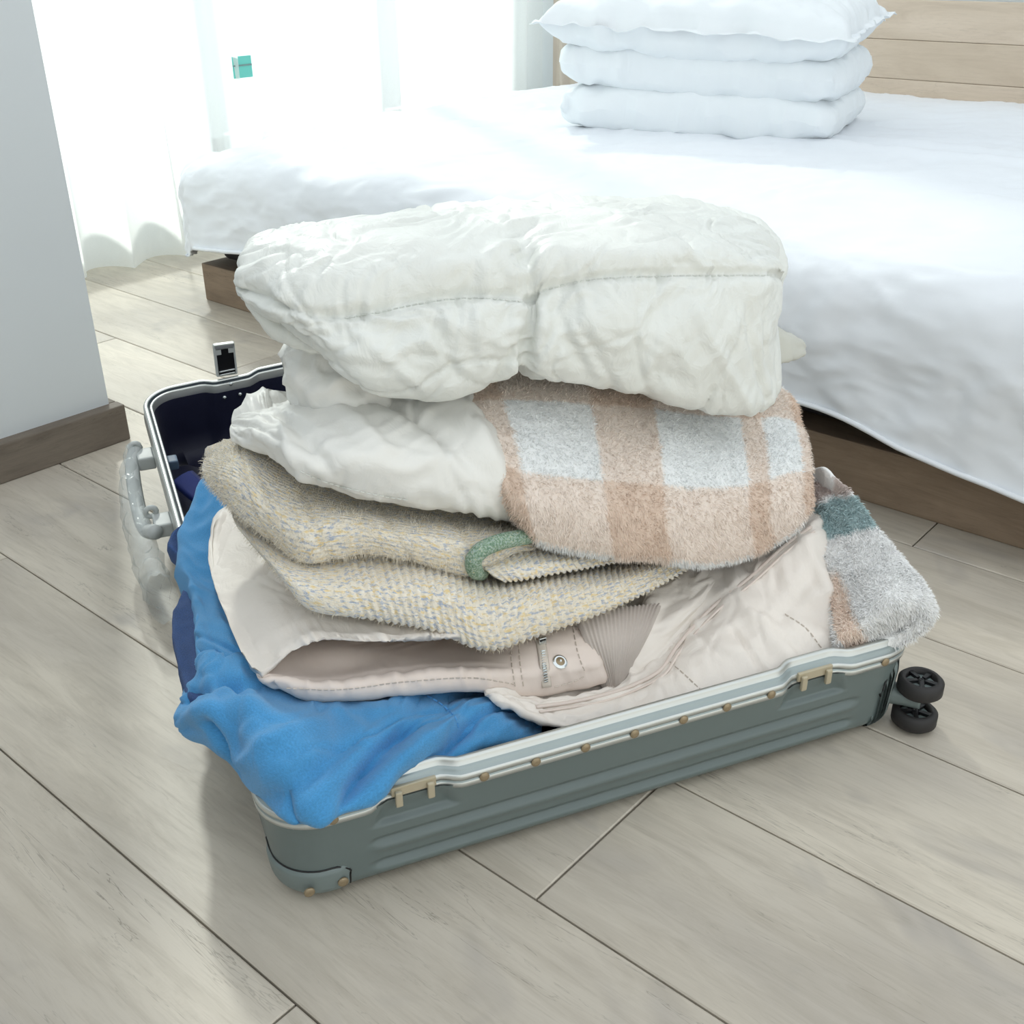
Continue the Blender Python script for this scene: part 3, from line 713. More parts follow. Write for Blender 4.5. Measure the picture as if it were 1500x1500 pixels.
# ------------------------------------------------------------------ clothes
M_puff = cloth('ivory_nylon', (230, 232, 227), .44, .05, (34, .42, .006), .5, .02, dist=1.6)
M_mid = cloth('white_satin_shell', (237, 236, 231), .40, .05, (24, .32, .006), .5, .02, dist=1.2)
M_low = cloth('cream_pink_shell', (238, 230, 221), .48, .05, (26, .32, .006), .45, .02, dist=1.2)
M_lowin = cloth('cream_lining', (230, 216, 206), .6, .05, (60, .15, .002), .3, .02)
M_stitch = plain('beige_thread', (208, 196, 184), .8)
M_wst = plain('ivory_thread', (214, 216, 210), .8)
M_blue = cloth('blue_fleece_jersey', (80, 156, 212), .9, .25, (900, .5, .0012), .15, .10, weave=(420, .6, .35), heather=.22)
M_denim = cloth('dark_denim', (64, 94, 148), .9, .1, (800, .6, .0012), .2, .25, weave=(600, .8, .5), heather=.4)
M_plaid = cloth('plaid_fleece', (0, 0, 0), .95, .4, (500, .4, .0015), .1, .05, colattr=True)
M_blank = cloth('striped_fleece', (0, 0, 0), .95, .4, (500, .4, .0015), .1, .05, colattr=True)
def furmat(name):
    t = NT(name); t.set(Base_Color=t.n('ShaderNodeVertexColor', layer_name='Col').outputs[0], Roughness=.85, Specular_IOR_Level=.15); return t.m
M_fur = furmat('fleece_pile')
def knit_mat(name, rib=None):
    t = NT(name); uv = t.coord('UV'); ob = t.coord('Object')
    n1 = t.noise(t.coord('UV', (120, 330, 1)), 1.0, 2, .6); n2 = t.noise(t.coord('UV', (100, 270, 1), (5, 9, 0)), 1.0, 2, .6); n3 = t.noise(t.coord('UV', (150, 400, 1), (2, 3, 0)), 1.0, 2, .6)
    big = t.noise(ob, 22, 3)
    col = t.mix(t.ramp(n1, [(.51, 0.0), (.61, .85)]), lin((240, 232, 216)), lin((164, 178, 202)))
    col = t.mix(t.ramp(n2, [(.55, 0.0), (.63, .8)]), col, lin((238, 212, 148)))
    col = t.mix(t.ramp(n3, [(.56, 0.0), (.66, .8)]), col, lin((250, 246, 236)))
    col = t.mix(t.math('MULTIPLY', t.ramp(big, [(.4, 0.0), (.7, 1.0)]), .25), col, lin((226, 212, 184)))
    w = t.n('ShaderNodeTexWave', {'Vector': t.coord('UV'), 'Scale': 55.0, 'Distortion': 1.0, 'Detail': 2.0, 'Detail Scale': 3.0}, bands_direction='Y').outputs[1]
    t.set(Base_Color=col, Roughness=.95, Sheen_Weight=.3, Specular_IOR_Level=.1)
    t.bump(t.math('ADD', t.noise(t.coord('UV', (420, 420, 1)), 1.0, 3), t.math('MULTIPLY', w, 0.0 if rib else .5)), .8, .0022); return t.m
M_knit = knit_mat('oatmeal_melange_knit'); M_rib = knit_mat('oatmeal_melange_rib', True)
def green_mat():
    t = NT('green_melange_knit'); n1 = t.noise(t.coord('Object'), 420, 2)
    t.set(Base_Color=t.ramp(n1, [(.35, lin((112, 142, 124))), (.5, lin((150, 172, 146))), (.6, lin((170, 190, 190))), (.7, lin((196, 196, 140)))]), Roughness=.95, Specular_IOR_Level=.1)
    t.bump(t.noise(t.coord('Object'), 500, 2), .9, .002); return t.m
M_green = green_mat()

def stitches(name, B, pts, parent, mat=None, gap=6, r=.0007, off=.0006):
    """dashed line of short thread pieces lying on the cloth, joined in one part"""
    D = spline(np.array(pts, float), [max(2, int(np.hypot(*(np.subtract(b, a))) / 3)) for a, b in zip(pts, pts[1:])])
    V, F = [], []
    for k in range(0, len(D) - 2, 3):
        a, na = on(B, *D[k], off); b, nb = on(B, *D[k + 2], off)
        if np.linalg.norm(a - b) > .03: continue
        t = (b - a) / (np.linalg.norm(b - a) + 1e-9); s = np.cross(t, na) * r; h = na * r * 1.3; o = len(V)
        V += [a - s, a + h, a + s, b - s, b + h, b + s]; F += [[o, o + 1, o + 4, o + 3], [o + 1, o + 2, o + 5, o + 4], [o, o + 2, o + 1], [o + 3, o + 4, o + 5]]
    if V: 
        ob = mesh_obj(name, V, F, mat or M_stitch, parent, smooth=False); ob['kind'] = 'stuff'; return ob

# ---- dark jeans hanging over the left rim
JE = thing('jeans', 'dark blue denim jeans half out of the suitcase under the blue sweatshirt', 'jeans', tuple(l2w((-.005, .3, .09))))
dd = lambda B: .0015 * ridge(B.S * 18, B.T * 25, 3, 2)
loft('trouser_leg', [[(272, 862, .43), (282, 860, .42), (300, 862, .40)], [(256, 895, .38), (272, 893, .37), (300, 895, .35)], [(254, 925, .34), (270, 925, .33), (302, 925, .31)], [(260, 960, .29), (275, 960, .28), (304, 955, .26)], [(268, 990, .25), (282, 990, .24), (306, 985, .22)], [(274, 1015, .21), (288, 1015, .2), (310, 1010, .19)]], M_denim, JE, down=.03, step=.003, disp=dd)
loft('waistband', [[(270, 768, .56), (280, 766, .56), (290, 768, .56)], [(254, 780, .545), (266, 782, .545), (285, 786, .54)], [(247, 797, .52), (260, 801, .52), (280, 806, .515)], [(258, 810, .50), (266, 813, .50), (280, 818, .495)]], M_denim, JE, down=.02, step=.003, disp=dd)

# ---- blue sweatshirt
BL = thing('sweatshirt', 'bright blue fleece sweatshirt spilling over the front left corner of the suitcase', 'sweatshirt', tuple(l2w((.15, .15, .1))))
def fold(B, S0, T0, S1, T1, w, h):
    """soft ridge (h>0) or crease (h<0) along a line on the cloth"""
    d = np.array([S1 - S0, T1 - T0]); L = np.hypot(*d); d = d / L; a = (B.S - S0) * d[0] + (B.T - T0) * d[1]; p = -(B.S - S0) * d[1] + (B.T - T0) * d[0]
    return h * np.exp(-(p / w) ** 2) * sstep(-.25 * L, .15 * L, a) * (1 - sstep(.85 * L, 1.25 * L, a))
def blue_disp(B):
    s = B.S + .02 * fbm(B.S * 8, B.T * 8, 2, 2); t = B.T
    r = .006 * ridge(s * 7 - t * 5, t * 5 + s * 3, 5, 2) + .004 * fbm(s * 9, t * 12, 1, 3)
    pp = B.S * .55 + B.T * .84; al = B.S * .84 - B.T * .55; wv = .35 * fbm(B.S * 9, B.T * 9, 14, 2)
    lowk = 1 - .85 * sstep(2.3, 2.95, B.r)
    r = r * (.4 + .6 * lowk) + (.0085 * (ridge(pp * 13 + wv * 1.6, al * 4.5 + wv, 16, 2) - .75) * sstep(.0, .5, B.r) + .004 * crease(pp * 15 + wv * 2, al * 5, 18)) * lowk
    sc = B.Scol; 
    for (c0, r0, c1, r1, w, h) in ((.2, 1.55, 2.2, 1.1, .010, -.011), (.5, 2.1, 2.6, 1.5, .014, .008), (2.0, 2.4, 4.5, 1.5, .012, .007), (2.6, 2.7, 5.0, 1.9, .010, -.008), (5.0, 2.6, 6.4, 1.7, .011, -.010), (5.4, 2.9, 7.2, 1.9, .012, .008), (6.2, 2.9, 7.6, 2.2, .007, -.009), (1.0, 2.2, 1.6, 2.9, .010, -.012), (7.2, 2.3, 9.3, 1.5, .008, -.006), (3.2, 2.6, 4.2, 3.0, .012, -.008)):
        r = r + fold(B, sc(c0), B.Trow(r0), sc(c1), B.Trow(r1), w * .85, h * 1.5)
    return r
b1 = loft('body', [
 [(287, 985, .30), (278, 1010, .23), (267, 1045, .175), (274, 1078, .17)],
 [(312, 940, .29), (306, 985, .205), (302, 1045, .125), (318, 1103, .12)],
 [(350, 935, .28), (350, 1000, .17), (352, 1075, .085), (362, 1150, .075)],
 [(400, 960, .26), (405, 1020, .14), (405, 1100, .045), (410, 1192, .002)],
 [(440, 980, .24), (445, 1030, .13), (445, 1110, .03), (440, 1217, -.019)],
 [(490, 990, .22), (495, 1040, .12), (500, 1110, .03), (498, 1186, -.012)],
 [(560, 985, .21), (565, 1040, .10), (570, 1090, .045), (566, 1138, .020)],
 [(640, 985, .20), (640, 1030, .10), (645, 1075, .055), (648, 1118, .035)],
 [(700, 988, .20), (700, 1025, .115), (705, 1052, .07), (708, 1090, .048)],
 [(748, 1002, .19), (752, 1032, .118), (757, 1052, .088), (758, 1080, .062)],
 [(776, 1022, .17), (782, 1044, .115), (785, 1056, .094), (783, 1072, .075)]], M_blue, BL, vback=.34, step=.003, disp=blue_disp, cap=.012, under=-.008)
b2 = loft('sleeve', [
 [(302, 702, .60), (313, 704, .58), (338, 712, .56)],
 [(281, 745, .56), (298, 748, .54), (332, 758, .51)],
 [(264, 785, .51), (285, 795, .48), (330, 810, .45)],
 [(264, 830, .45), (287, 840, .42), (335, 860, .38)],
 [(284, 868, .385), (302, 878, .355), (348, 900, .31)],
 [(291, 930, .29), (312, 932, .265), (362, 950, .22)],
 [(302, 985, .22), (332, 985, .20), (382, 1000, .17)]], M_blue, BL, down=.035, step=.003, disp=lambda B: .004 * ridge(B.S * 12 + B.T * 9, B.T * 14 - B.S * 4, 4, 2) + .003 * fbm(B.S * 12, B.T * 16, 6, 3) - .004 * np.exp(-((B.S - B.Scol(5.1) - .25 * B.T) / .006) ** 2))
b3 = loft('cuff_fold', [[(300, 876, .37), (304, 882, .365), (310, 892, .36)], [(289, 900, .33), (298, 905, .32), (312, 915, .31)], [(289, 945, .27), (300, 948, .265), (316, 950, .26)], [(296, 985, .22), (306, 985, .215), (320, 985, .21)]], M_blue, BL, down=.02, step=.003, disp=dd)
def inrib(B, W): return W
loft('inner_fold', [[(660, 1062, .07), (662, 1078, .058), (668, 1100, .055)], [(710, 1060, .075), (712, 1075, .062), (715, 1094, .058)], [(755, 1062, .08), (758, 1072, .07), (758, 1084, .066)], [(782, 1062, .085), (785, 1068, .078), (784, 1076, .074)]], M_blue, BL, vback=.2, step=.003, disp=lambda B: .003 * ridge(B.S * 20, B.T * 40, 9, 2))
stitches('seam_stitching', b1, [(590, 1008), (620, 1018), (645, 1032), (665, 1050), (672, 1072)], BL, plain('blue_thread', (80, 150, 210), .8), r=.001)
stitches('shoulder_stitching', b1, [(310, 945), (330, 942), (352, 955)], BL, plain('pale_blue_thread', (130, 190, 235), .8), r=.001)

# ---- striped fleece blanket, right end of the case
FB = thing('striped_blanket', 'white fleece blanket with teal and peach stripes in the right end of the suitcase', 'blanket', tuple(l2w((.72, .15, .1))))
def bl_col(B):
    v = B.c + .25 * fbm(B.S * 40, B.T * 40, 2, 2) * .5; u = B.r; m = lambda a: a[..., None]
    white = np.array(lin((252, 252, 251))[:3]); teal = np.array(lin((186, 208, 210))[:3]); peach = np.array(lin((250, 232, 218))[:3]); grey = np.array(lin((214, 200, 194))[:3])
    c = np.zeros(B.G.shape) + white
    k = sstep(3.75, 3.85, v) * (1 - sstep(4.85, 4.95, v)); c = c * (1 - m(k)) + teal * m(k)
    k = sstep(4.95, 5.05, v) * (1 - sstep(5.6, 5.7, v)); c = c * (1 - m(k)) + grey * m(k)
    k = np.maximum((1 - sstep(.75, 1.0, u + .12 * v)) * (1 - sstep(2.9, 3.2, v)), 0); c = c * (1 - m(k)) + peach * m(k)
    return c
f1 = loft('blanket', [
 [(1234, 946, .026), (1272, 936, .020), (1312, 922, .016), ('u', 1344, 912, .748)],
 [(1228, 930, .030), (1265, 914, .018), (1315, 893, .008), ('u', 1364, 888, .764)],
 [(1222, 905, .060), (1258, 885, .042), (1300, 865, .024), ('u', 1350, 856, .770)],
 [(1212, 850, .11), (1245, 835, .095), (1275, 825, .08), ('u', 1316, 812, .776)],
 [(1200, 780, .18), (1225, 775, .165), (1250, 772, .145), ('u', 1280, 764, .782)],
 [(1190, 735, .235), (1205, 730, .215), (1225, 728, .205), ('u', 1248, 722, .786)],
 [(1175, 690, .30), (1188, 690, .29), (1200, 690, .275), ('u', 1210, 688, .786)]], M_blank, FB, down=.022, step=.004, colfn=bl_col, disp=lambda B: .003 * fbm(B.S * 14, B.T * 14, 3, 3), cap=.010)
fur('fleece_pile', f1, 38000, .0065, .0010, M_fur, FB, lean=tuple(-V_ * .5 + U_ * .2), mask=np.ones_like(f1.vis))

# ---- cream pink down jacket under the knit
DJ = thing('down_jacket', 'cream-pink down jacket with zip, snap and ribbed cuff below the knit cardigan', 'jacket', tuple(l2w((.35, .2, .12))))
def nylon(a=.003, f=1.0, seed=1): return lambda B: a * ridge(B.S * 10 * f + 1.5 * fbm(B.S * 6, B.T * 6, seed, 2), B.T * 12 * f + fbm(B.S * 5, B.T * 5, seed + 3, 2), seed, 3) + a * .8 * fbm(B.S * 9, B.T * 9, seed + 5, 3)
j1 = loft('upper_flap', [
 [(324, 748, .50), (314, 800, .42), (334, 875, .30), (362, 945, .205), (386, 986, .150)],
 [(352, 750, .50), (350, 800, .41), (375, 860, .29), (405, 920, .19), (430, 955, .165)],
 [(400, 790, .42), (405, 820, .35), (420, 865, .26), (450, 905, .185), (472, 935, .158)],
 [(470, 830, .38), (475, 850, .31), (490, 880, .23), (515, 910, .165), (538, 937, .143)],
 [(560, 850, .36), (565, 870, .29), (575, 893, .20), (598, 915, .145), (608, 931, .13)],
 [(640, 870, .34), (645, 885, .27), (650, 900, .18), (652, 915, .13), (655, 926, .12)],
 [(700, 900, .32), (705, 905, .25), (706, 912, .17), (708, 918, .13), (710, 924, .12)]], M_low, DJ, vback=.52, under=.012, step=.0035, disp=lambda B: nylon(.0022, 1, 4)(B) - .006 * np.exp(-((B.T - B.Trow(3.45)) / .004) ** 2) * sstep(.3, 1.2, B.c) + .003 * np.abs(B.T - B.Trow(3.45) < .03) * ridge(B.S * 55, B.T * 14, 6, 2) * np.exp(-((B.T - B.Trow(3.45)) / .02) ** 2))
j2 = loft('hem_layer', [
 [(386, 972, .20), (386, 980, .175), (391, 986, .155), (398, 996, .145), (412, 1006, .150)],
 [(428, 940, .24), (430, 955, .205), (440, 985, .170), (445, 1003, .135), (448, 1022, .143)],
 [(500, 925, .25), (500, 950, .195), (505, 982, .165), (510, 1003, .120), (513, 1022, .132)],
 [(580, 925, .25), (580, 950, .190), (580, 972, .155), (582, 995, .115), (585, 1011, .127)],
 [(680, 920, .24), (680, 945, .180), (680, 965, .145), (682, 986, .105), (685, 1005, .118)],
 [(760, 905, .22), (760, 935, .150), (764, 965, .118), (765, 993, .10), (768, 1015, .113)],
 [(830, 890, .20), (830, 925, .140), (835, 958, .110), (838, 985, .095), (842, 1006, .108)],
 [(862, 885, .19), (866, 925, .138), (872, 955, .110), (875, 978, .10), (880, 994, .110)]], M_lowin, DJ, vback=.42, under=.006, step=.003, disp=lambda B: nylon(.0015, 1.3, 8)(B) - .004 * np.exp(-((B.T - B.Trow(2.5)) / .0035) ** 2) * (1 - sstep(4.2, 5, B.c)) + .0022 * ridge(B.S * 40, B.T * 8, 3, 2) * np.exp(-((B.T - B.Trow(2.9)) / .015) ** 2))
stitches('hem_stitching', j2, [(420, 1008), (500, 1010), (590, 999), (690, 993), (760, 1003)], DJ)
stitches('placket_stitching', j2, [(748, 945), (750, 975), (755, 1008)], DJ); stitches('placket_stitching', j2, [(760, 943), (762, 973), (767, 1008)], DJ)
stitches('edge_stitching', j2, [(838, 912), (846, 955), (858, 988)], DJ); stitches('edge_stitching', j2, [(812, 1006), (835, 1000), (858, 990)], DJ)
# zip with pull and teeth, snap
zp = thing('zz', None, None); bpy.data.objects.remove(zp)
M_tape = cloth('zip_tape', (216, 206, 194), .8)
za = [on(j2, *q, .0015)[0] for q in ((791, 938), (794, 955), (797, 975), (800, 1006))]
zt = tube('zip', za, .0055, M_tape, DJ, 8, flat=.25)
for k, q in enumerate([(795 + .25 * i, 956 + 3.4 * i) for i in range(13)]):
    c, nn = on(j2, *q, .0015); from_bm('zip_tooth', box_bm(c + nn * .001, (.0048, .0022, .0016), ax=UVZ, bev=.0003, seg=1), M_chrome, zt)
c, nn = on(j2, 794, 943, .003); zb = from_bm('zip_slider', box_bm(c + nn * .001, (.009, .004, .011), ax=UVZ, bev=.001), M_chrome, zt, smooth=True)
tube('zip_pull', [c + nn * .003 + U_ * .0055 * math.cos(a) + np.array([0, 0, .0065 * math.sin(a)]) for a in np.linspace(0, 2 * math.pi, 9)[:-1]], .0013, M_rivet, zb, 6, closed=True, res=3) if False else None
c, nn = on(j2, 820, 970, 0.0)
sn = from_bm('snap_ring', disc_bm(c, nn, .0085, .0022, 22), M_chrome, DJ, smooth=False); from_bm('snap_socket', disc_bm(c + nn * .0018, nn, .0052, .001, 18, .001), M_rivet, sn); from_bm('snap_stud', disc_bm(c + nn * .0025, nn, .0022, .001, 12, .001), M_chrome, sn)
# right front panel over the rim
def panel_disp(B):
    r = nylon(.0042, .8, 12)(B) + .003 * crease(B.S * 7 + fbm(B.S * 5, B.T * 5, 3, 2), B.T * 8 - B.S * 3, 71)
    for (c0, r0, c1, r1, w, h) in ((4.2, 1.3, 5.4, 2.6, .012, .006), (5.4, 1.2, 6.0, 2.7, .014, .007), (6.3, 1.4, 7.4, 2.4, .010, -.006), (7.0, 1.0, 7.6, 2.0, .010, .006), (6.0, 1.9, 7.8, 1.5, .009, -.005), (1.5, 1.6, 3.2, 1.5, .006, -.004)): r = r + fold(B, B.Scol(c0), B.Trow(r0), B.Scol(c1), B.Trow(r1), w, h)
    for c in (5.15, 8.0): r = r - .006 * np.exp(-((B.S - B.Scol(c) - .25 * (B.T - B.Trow(2))) / .004) ** 2) * sstep(B.Trow(1.4), B.Trow(1.8), B.T)
    tl = B.Trow(1.0) + .0 * B.S; return r + .004 * ridge(B.S * 30, B.T * 6, 2, 2) * np.exp(-((B.T - tl) / .012) ** 2) - .004 * np.exp(-((B.T - tl) / .004) ** 2)
j3 = loft('front_panel', [
 [(728, 1010, .105), (722, 1014, .095), (722, 1019, .088), (732, 1026, .083)],
 [(800, 1006, .125), (800, 1025, .095), (800, 1040, .072), (803, 1058, .060)],
 [(880, 995, .125), (880, 1018, .088), (885, 1042, .060), (888, 1068, .043)],
 [(925, 960, .15), (940, 988, .10), (950, 1025, .05), (953, 1060, .028)],
 [(965, 880, .20), (990, 935, .13), (1012, 985, .06), (1028, 1040, .022)],
 [(1010, 835, .23), (1045, 885, .145), (1078, 950, .07), (1096, 1014, .028)],
 [(1090, 795, .24), (1108, 842, .155), (1140, 920, .075), (1158, 988, .033)],
 [(1165, 750, .25), (1172, 790, .172), (1195, 885, .085), (1204, 964, .038)],
 [(1195, 730, .255), (1203, 775, .182), (1222, 875, .092), (1226, 944, .046)],
 [(1201, 740, .265), (1208, 790, .192), (1228, 890, .10), (1229, 932, .050)]], M_low, DJ, vback=.40, under=-.01, step=.0035, disp=panel_disp, cap=.012)
for off, rr in ((0, .0026), (7, .0018)):
    tube('piping', [on(j3, x + off * .7, y + off, .0008)[0] for x, y in ((1188, 772), (1150, 800), (1100, 845), (1050, 885), (1015, 920), (990, 950), (968, 982), (925, 1005), (880, 1020), (830, 1030), (785, 1036))], rr, M_lowin, DJ, 8, flat=.7)
stitches('panel_seam', j3, [(1150, 900), (1180, 920), (1200, 945), (1208, 955)], DJ); stitches('panel_seam', j3, [(982, 970), (1010, 995), (1030, 1015)], DJ)
# placket rolled edge beside the cuff
j5 = loft('lapel_fold', [[(955, 862, .20), (945, 905, .15), (925, 950, .12), (912, 990, .105)], [(985, 850, .205), (970, 905, .15), (945, 955, .115), (925, 1005, .098)], [(1035, 825, .22), (1010, 880, .16), (985, 930, .13), (955, 985, .10)], [(1075, 808, .24), (1060, 845, .19), (1030, 890, .155), (985, 950, .12)]], M_low, DJ, down=.012, step=.003, disp=lambda B: nylon(.003, 1.4, 17)(B), cap=.006)
def rib_cuff(B): return .0011 * np.sin(B.S * 2 * np.pi / .0044)
j4 = loft('ribbed_cuff', [
 [(846, 900, .150), (862, 940, .118), (886, 994, .098)],
 [(880, 893, .150), (888, 940, .112), (898, 996, .094)],
 [(920, 888, .155), (918, 935, .115), (908, 993, .096)],
 [(968, 884, .165), (948, 928, .125), (922, 980, .104)]], cloth('grey_beige_rib', (200, 190, 182), .9, .1, (500, .3, .001), .2), DJ, down=.018, step=.0011, hidden=.006, disp=rib_cuff, cap=.006)

# ---- melange knit cardigan
KC = thing('knit_cardigan', 'oatmeal melange knit cardigan with ribbed hem and green edge, folded in the pile', 'cardigan', tuple(l2w((.3, .25, .18))))
def knit_disp(B): return .0035 * fbm(B.S * 11, B.T * 11, 3, 3) + .0016 * ridge(B.S * 7 + 3 * B.T, B.T * 14, 6, 2) - .0045 * np.exp(-(((B.S - .35 * B.T) % .085 - .04) / .004) ** 2) * .6
k1 = loft('upper_fold', [
 [(332, 648, .42), (314, 663, .40), (302, 690, .38), (310, 712, .375)],
 [(378, 642, .42), (355, 665, .34), (343, 708, .29), (358, 757, .285)],
 [(425, 660, .40), (405, 690, .30), (393, 748, .235), (410, 803, .235)],
 [(475, 690, .36), (460, 715, .28), (443, 770, .20), (448, 823, .205)],
 [(540, 712, .34), (536, 735, .26), (530, 768, .185), (534, 810, .198)],
 [(620, 728, .33), (616, 750, .255), (612, 783, .175), (614, 824, .19)],
 [(688, 740, .33), (690, 760, .25), (690, 795, .17), (692, 840, .183)],
 [(745, 750, .33), (750, 768, .26), (752, 785, .19), (748, 808, .195)],
 [(800, 760, .33), (805, 775, .27), (808, 788, .21), (802, 800, .215)]], M_knit, KC, vback=.52, under=.01, step=.003, disp=knit_disp, cap=.015)
def rib_disp(per, a, c0=-1): return lambda B: .002 * fbm(B.S * 10, B.T * 10, 5, 2) + a * (np.abs(np.sin((B.S - .12 * B.T) * np.pi / per)) - .5) * (sstep(c0, c0 + .8, B.c) if c0 >= 0 else 1)
k2 = loft('lower_fold', [
 [(345, 735, .36), (340, 752, .32), (350, 775, .285), (370, 792, .285)],
 [(398, 785, .28), (393, 815, .215), (408, 842, .19), (428, 862, .195)],
 [(450, 805, .24), (453, 840, .18), (450, 866, .155), (462, 894, .163)],
 [(540, 798, .23), (545, 840, .17), (549, 875, .142), (555, 906, .15)],
 [(630, 812, .22), (635, 850, .15), (635, 890, .125), (634, 921, .133)],
 [(700, 830, .22), (705, 870, .14), (707, 915, .107), (709, 949, .115)],
 [(780, 828, .22), (785, 860, .145), (788, 895, .115), (790, 926, .122)],
 [(880, 818, .22), (882, 845, .155), (885, 866, .135), (888, 889, .14)],
 [(960, 808, .23), (962, 825, .18), (965, 838, .165), (966, 850, .168)],
 [(1010, 806, .24), (1012, 812, .20), (1014, 818, .19), (1015, 824, .19)]], M_rib, KC, vback=.45, under=.004, step=.0017, disp=rib_disp(.0088, .0036, 2.2), cap=.008)
k3 = loft('rib_placket', [
 [(712, 815, .20), (708, 825, .17), (716, 838, .155), (738, 851, .152)],
 [(760, 800, .21), (762, 815, .175), (768, 832, .152), (775, 846, .156)],
 [(830, 797, .22), (834, 810, .185), (838, 822, .165), (842, 833, .168)],
 [(900, 798, .225), (902, 806, .20), (905, 814, .185), (906, 822, .187)],
 [(938, 800, .23), (939, 806, .21), (940, 811, .20), (940, 816, .20)]], M_rib, KC, vback=.36, under=.002, step=.0017, disp=rib_disp(.0088, .0034), cap=.006)
tube('green_trim', [PV_ for PV_ in l2w(np.array([PV(806, 780, .19), PV(770, 786, .175), PV(735, 793, .163), PV(708, 804, .155), PV(694, 820, .154), PV(696, 836, .162), PV(706, 840, .175)]))], [.007, .009, .009, .009, .0092, .009, .008], M_green, KC, 14, res=8)
def fuzz(B, name, count, L, parent, rgb): 
    B.col = np.tile(np.array(lin(rgb)[:3]), (B.S.size, 1)); fur(name, B, count, L, .0005, M_fur, parent, lean=(0, 0, -.1), colj=.12)
fuzz(k1, 'knit_fuzz', 14000, .006, KC, (228, 220, 204)); fuzz(k2, 'knit_fuzz', 4000, .005, KC, (222, 212, 192))

# ---- white jacket in the middle of the pile
WJ = thing('satin_jacket', 'smooth white jacket folded on the knit, left of the plaid blanket', 'jacket', tuple(l2w((.3, .3, .28))))
def mid_disp(B):
    r = nylon(.0035, .8, 21)(B) + .0035 * crease(B.S * 7 + fbm(B.S * 5, B.T * 5, 3, 2), B.T * 8 - B.S * 3, 61)
    for (c0, r0, c1, r1, w, h) in ((1.3, 1.0, 2.6, 2.3, .008, -.008), (2.4, .9, 3.6, 1.9, .009, .006), (3.5, .9, 4.9, 2.0, .010, -.009), (4.6, .9, 5.6, 2.6, .012, .007), (5.2, 1.0, 6.2, 2.2, .008, -.008), (1.6, 1.6, 2.0, 2.7, .007, .006)): r = r + fold(B, B.Scol(c0), B.Trow(r0), B.Scol(c1), B.Trow(r1), w, h)
    return r + .002 * ridge(B.S * 45, B.T * 6, 6, 2) * np.exp(-((B.T - B.Trow(2.7)) / .01) ** 2)
w1 = loft('body', [
 [(356, 610, .40), (352, 617, .385), (347, 630, .365), (351, 645, .36)],
 [(397, 598, .42), (393, 612, .335), (390, 640, .275), (400, 670, .28)],
 [(440, 586, .42), (440, 605, .30), (438, 660, .218), (450, 702, .23)],
 [(510, 570, .42), (510, 595, .285), (508, 665, .195), (518, 724, .213)],
 [(600, 562, .42), (600, 590, .275), (602, 670, .19), (606, 739, .205)],
 [(690, 556, .42), (690, 590, .275), (700, 680, .19), (706, 754, .20)],
 [(755, 560, .42), (760, 605, .28), (765, 690, .215), (762, 762, .22)],
 [(820, 565, .42), (825, 610, .30), (830, 690, .25), (826, 750, .25)]], M_mid, WJ, vback=.45, under=.01, step=.0035, disp=mid_disp, cap=.015)
w2 = loft('sleeve', [
 [(436, 512, .40), (428, 522, .37), (424, 548, .35), (432, 578, .36)],
 [(455, 500, .40), (448, 515, .34), (440, 555, .31), (450, 598, .315)],
 [(485, 498, .40), (478, 518, .32), (475, 560, .285), (480, 600, .29)],
 [(520, 520, .40), (516, 540, .32), (515, 565, .28), (522, 592, .285)],
 [(560, 540, .40), (556, 555, .33), (556, 572, .29), (562, 590, .295)]], M_mid, WJ, vback=.5, under=.01, step=.003, disp=lambda B: .007 * ridge(B.S * 16 + B.T * 12, B.T * 20 - B.S * 8, 31, 3), cap=.012)
stitches('hem_stitching', w1, [(440, 690), (480, 706), (540, 722), (600, 732)], WJ, M_wst)

# ---- plaid fleece blanket
PB = thing('plaid_blanket', 'fuzzy beige and white plaid blanket folded under the top puffer jacket', 'blanket', tuple(l2w((.5, .28, .2))))
def plaid_col(B):
    s = B.S + .0025 * fbm(B.S * 90, B.T * 90, 2, 2); t = B.T + .0025 * fbm(B.S * 90, B.T * 90, 6, 2)
    S, T = B.Scol, B.Trow
    def band(x, a, b): return sstep(a - .002, a + .002, x) * (1 - sstep(b - .002, b + .002, x))
    vb = np.maximum.reduce([band(s, S(-.6) - .1, S(.72)), band(s, S(2.25), S(3.3)), band(s, S(4.85), S(5.35)), band(s, S(6.6), S(8) + .1)])
    hb = np.maximum(band(t, T(.2), T(1.55)), band(t, T(3.18), T(4.72))); hb = np.maximum(hb, band(t, T(5.2), T(12)))
    white = np.array(lin((247, 249, 249))[:3]); mid = np.array(lin((242, 229, 218))[:3]); dark = np.array(lin((228, 207, 190))[:3])
    k = vb + hb; c = np.where(k[..., None] < 1, white + (mid - white) * np.clip(k, 0, 1)[..., None], mid + (dark - mid) * np.clip(k - 1, 0, 1)[..., None]); return c
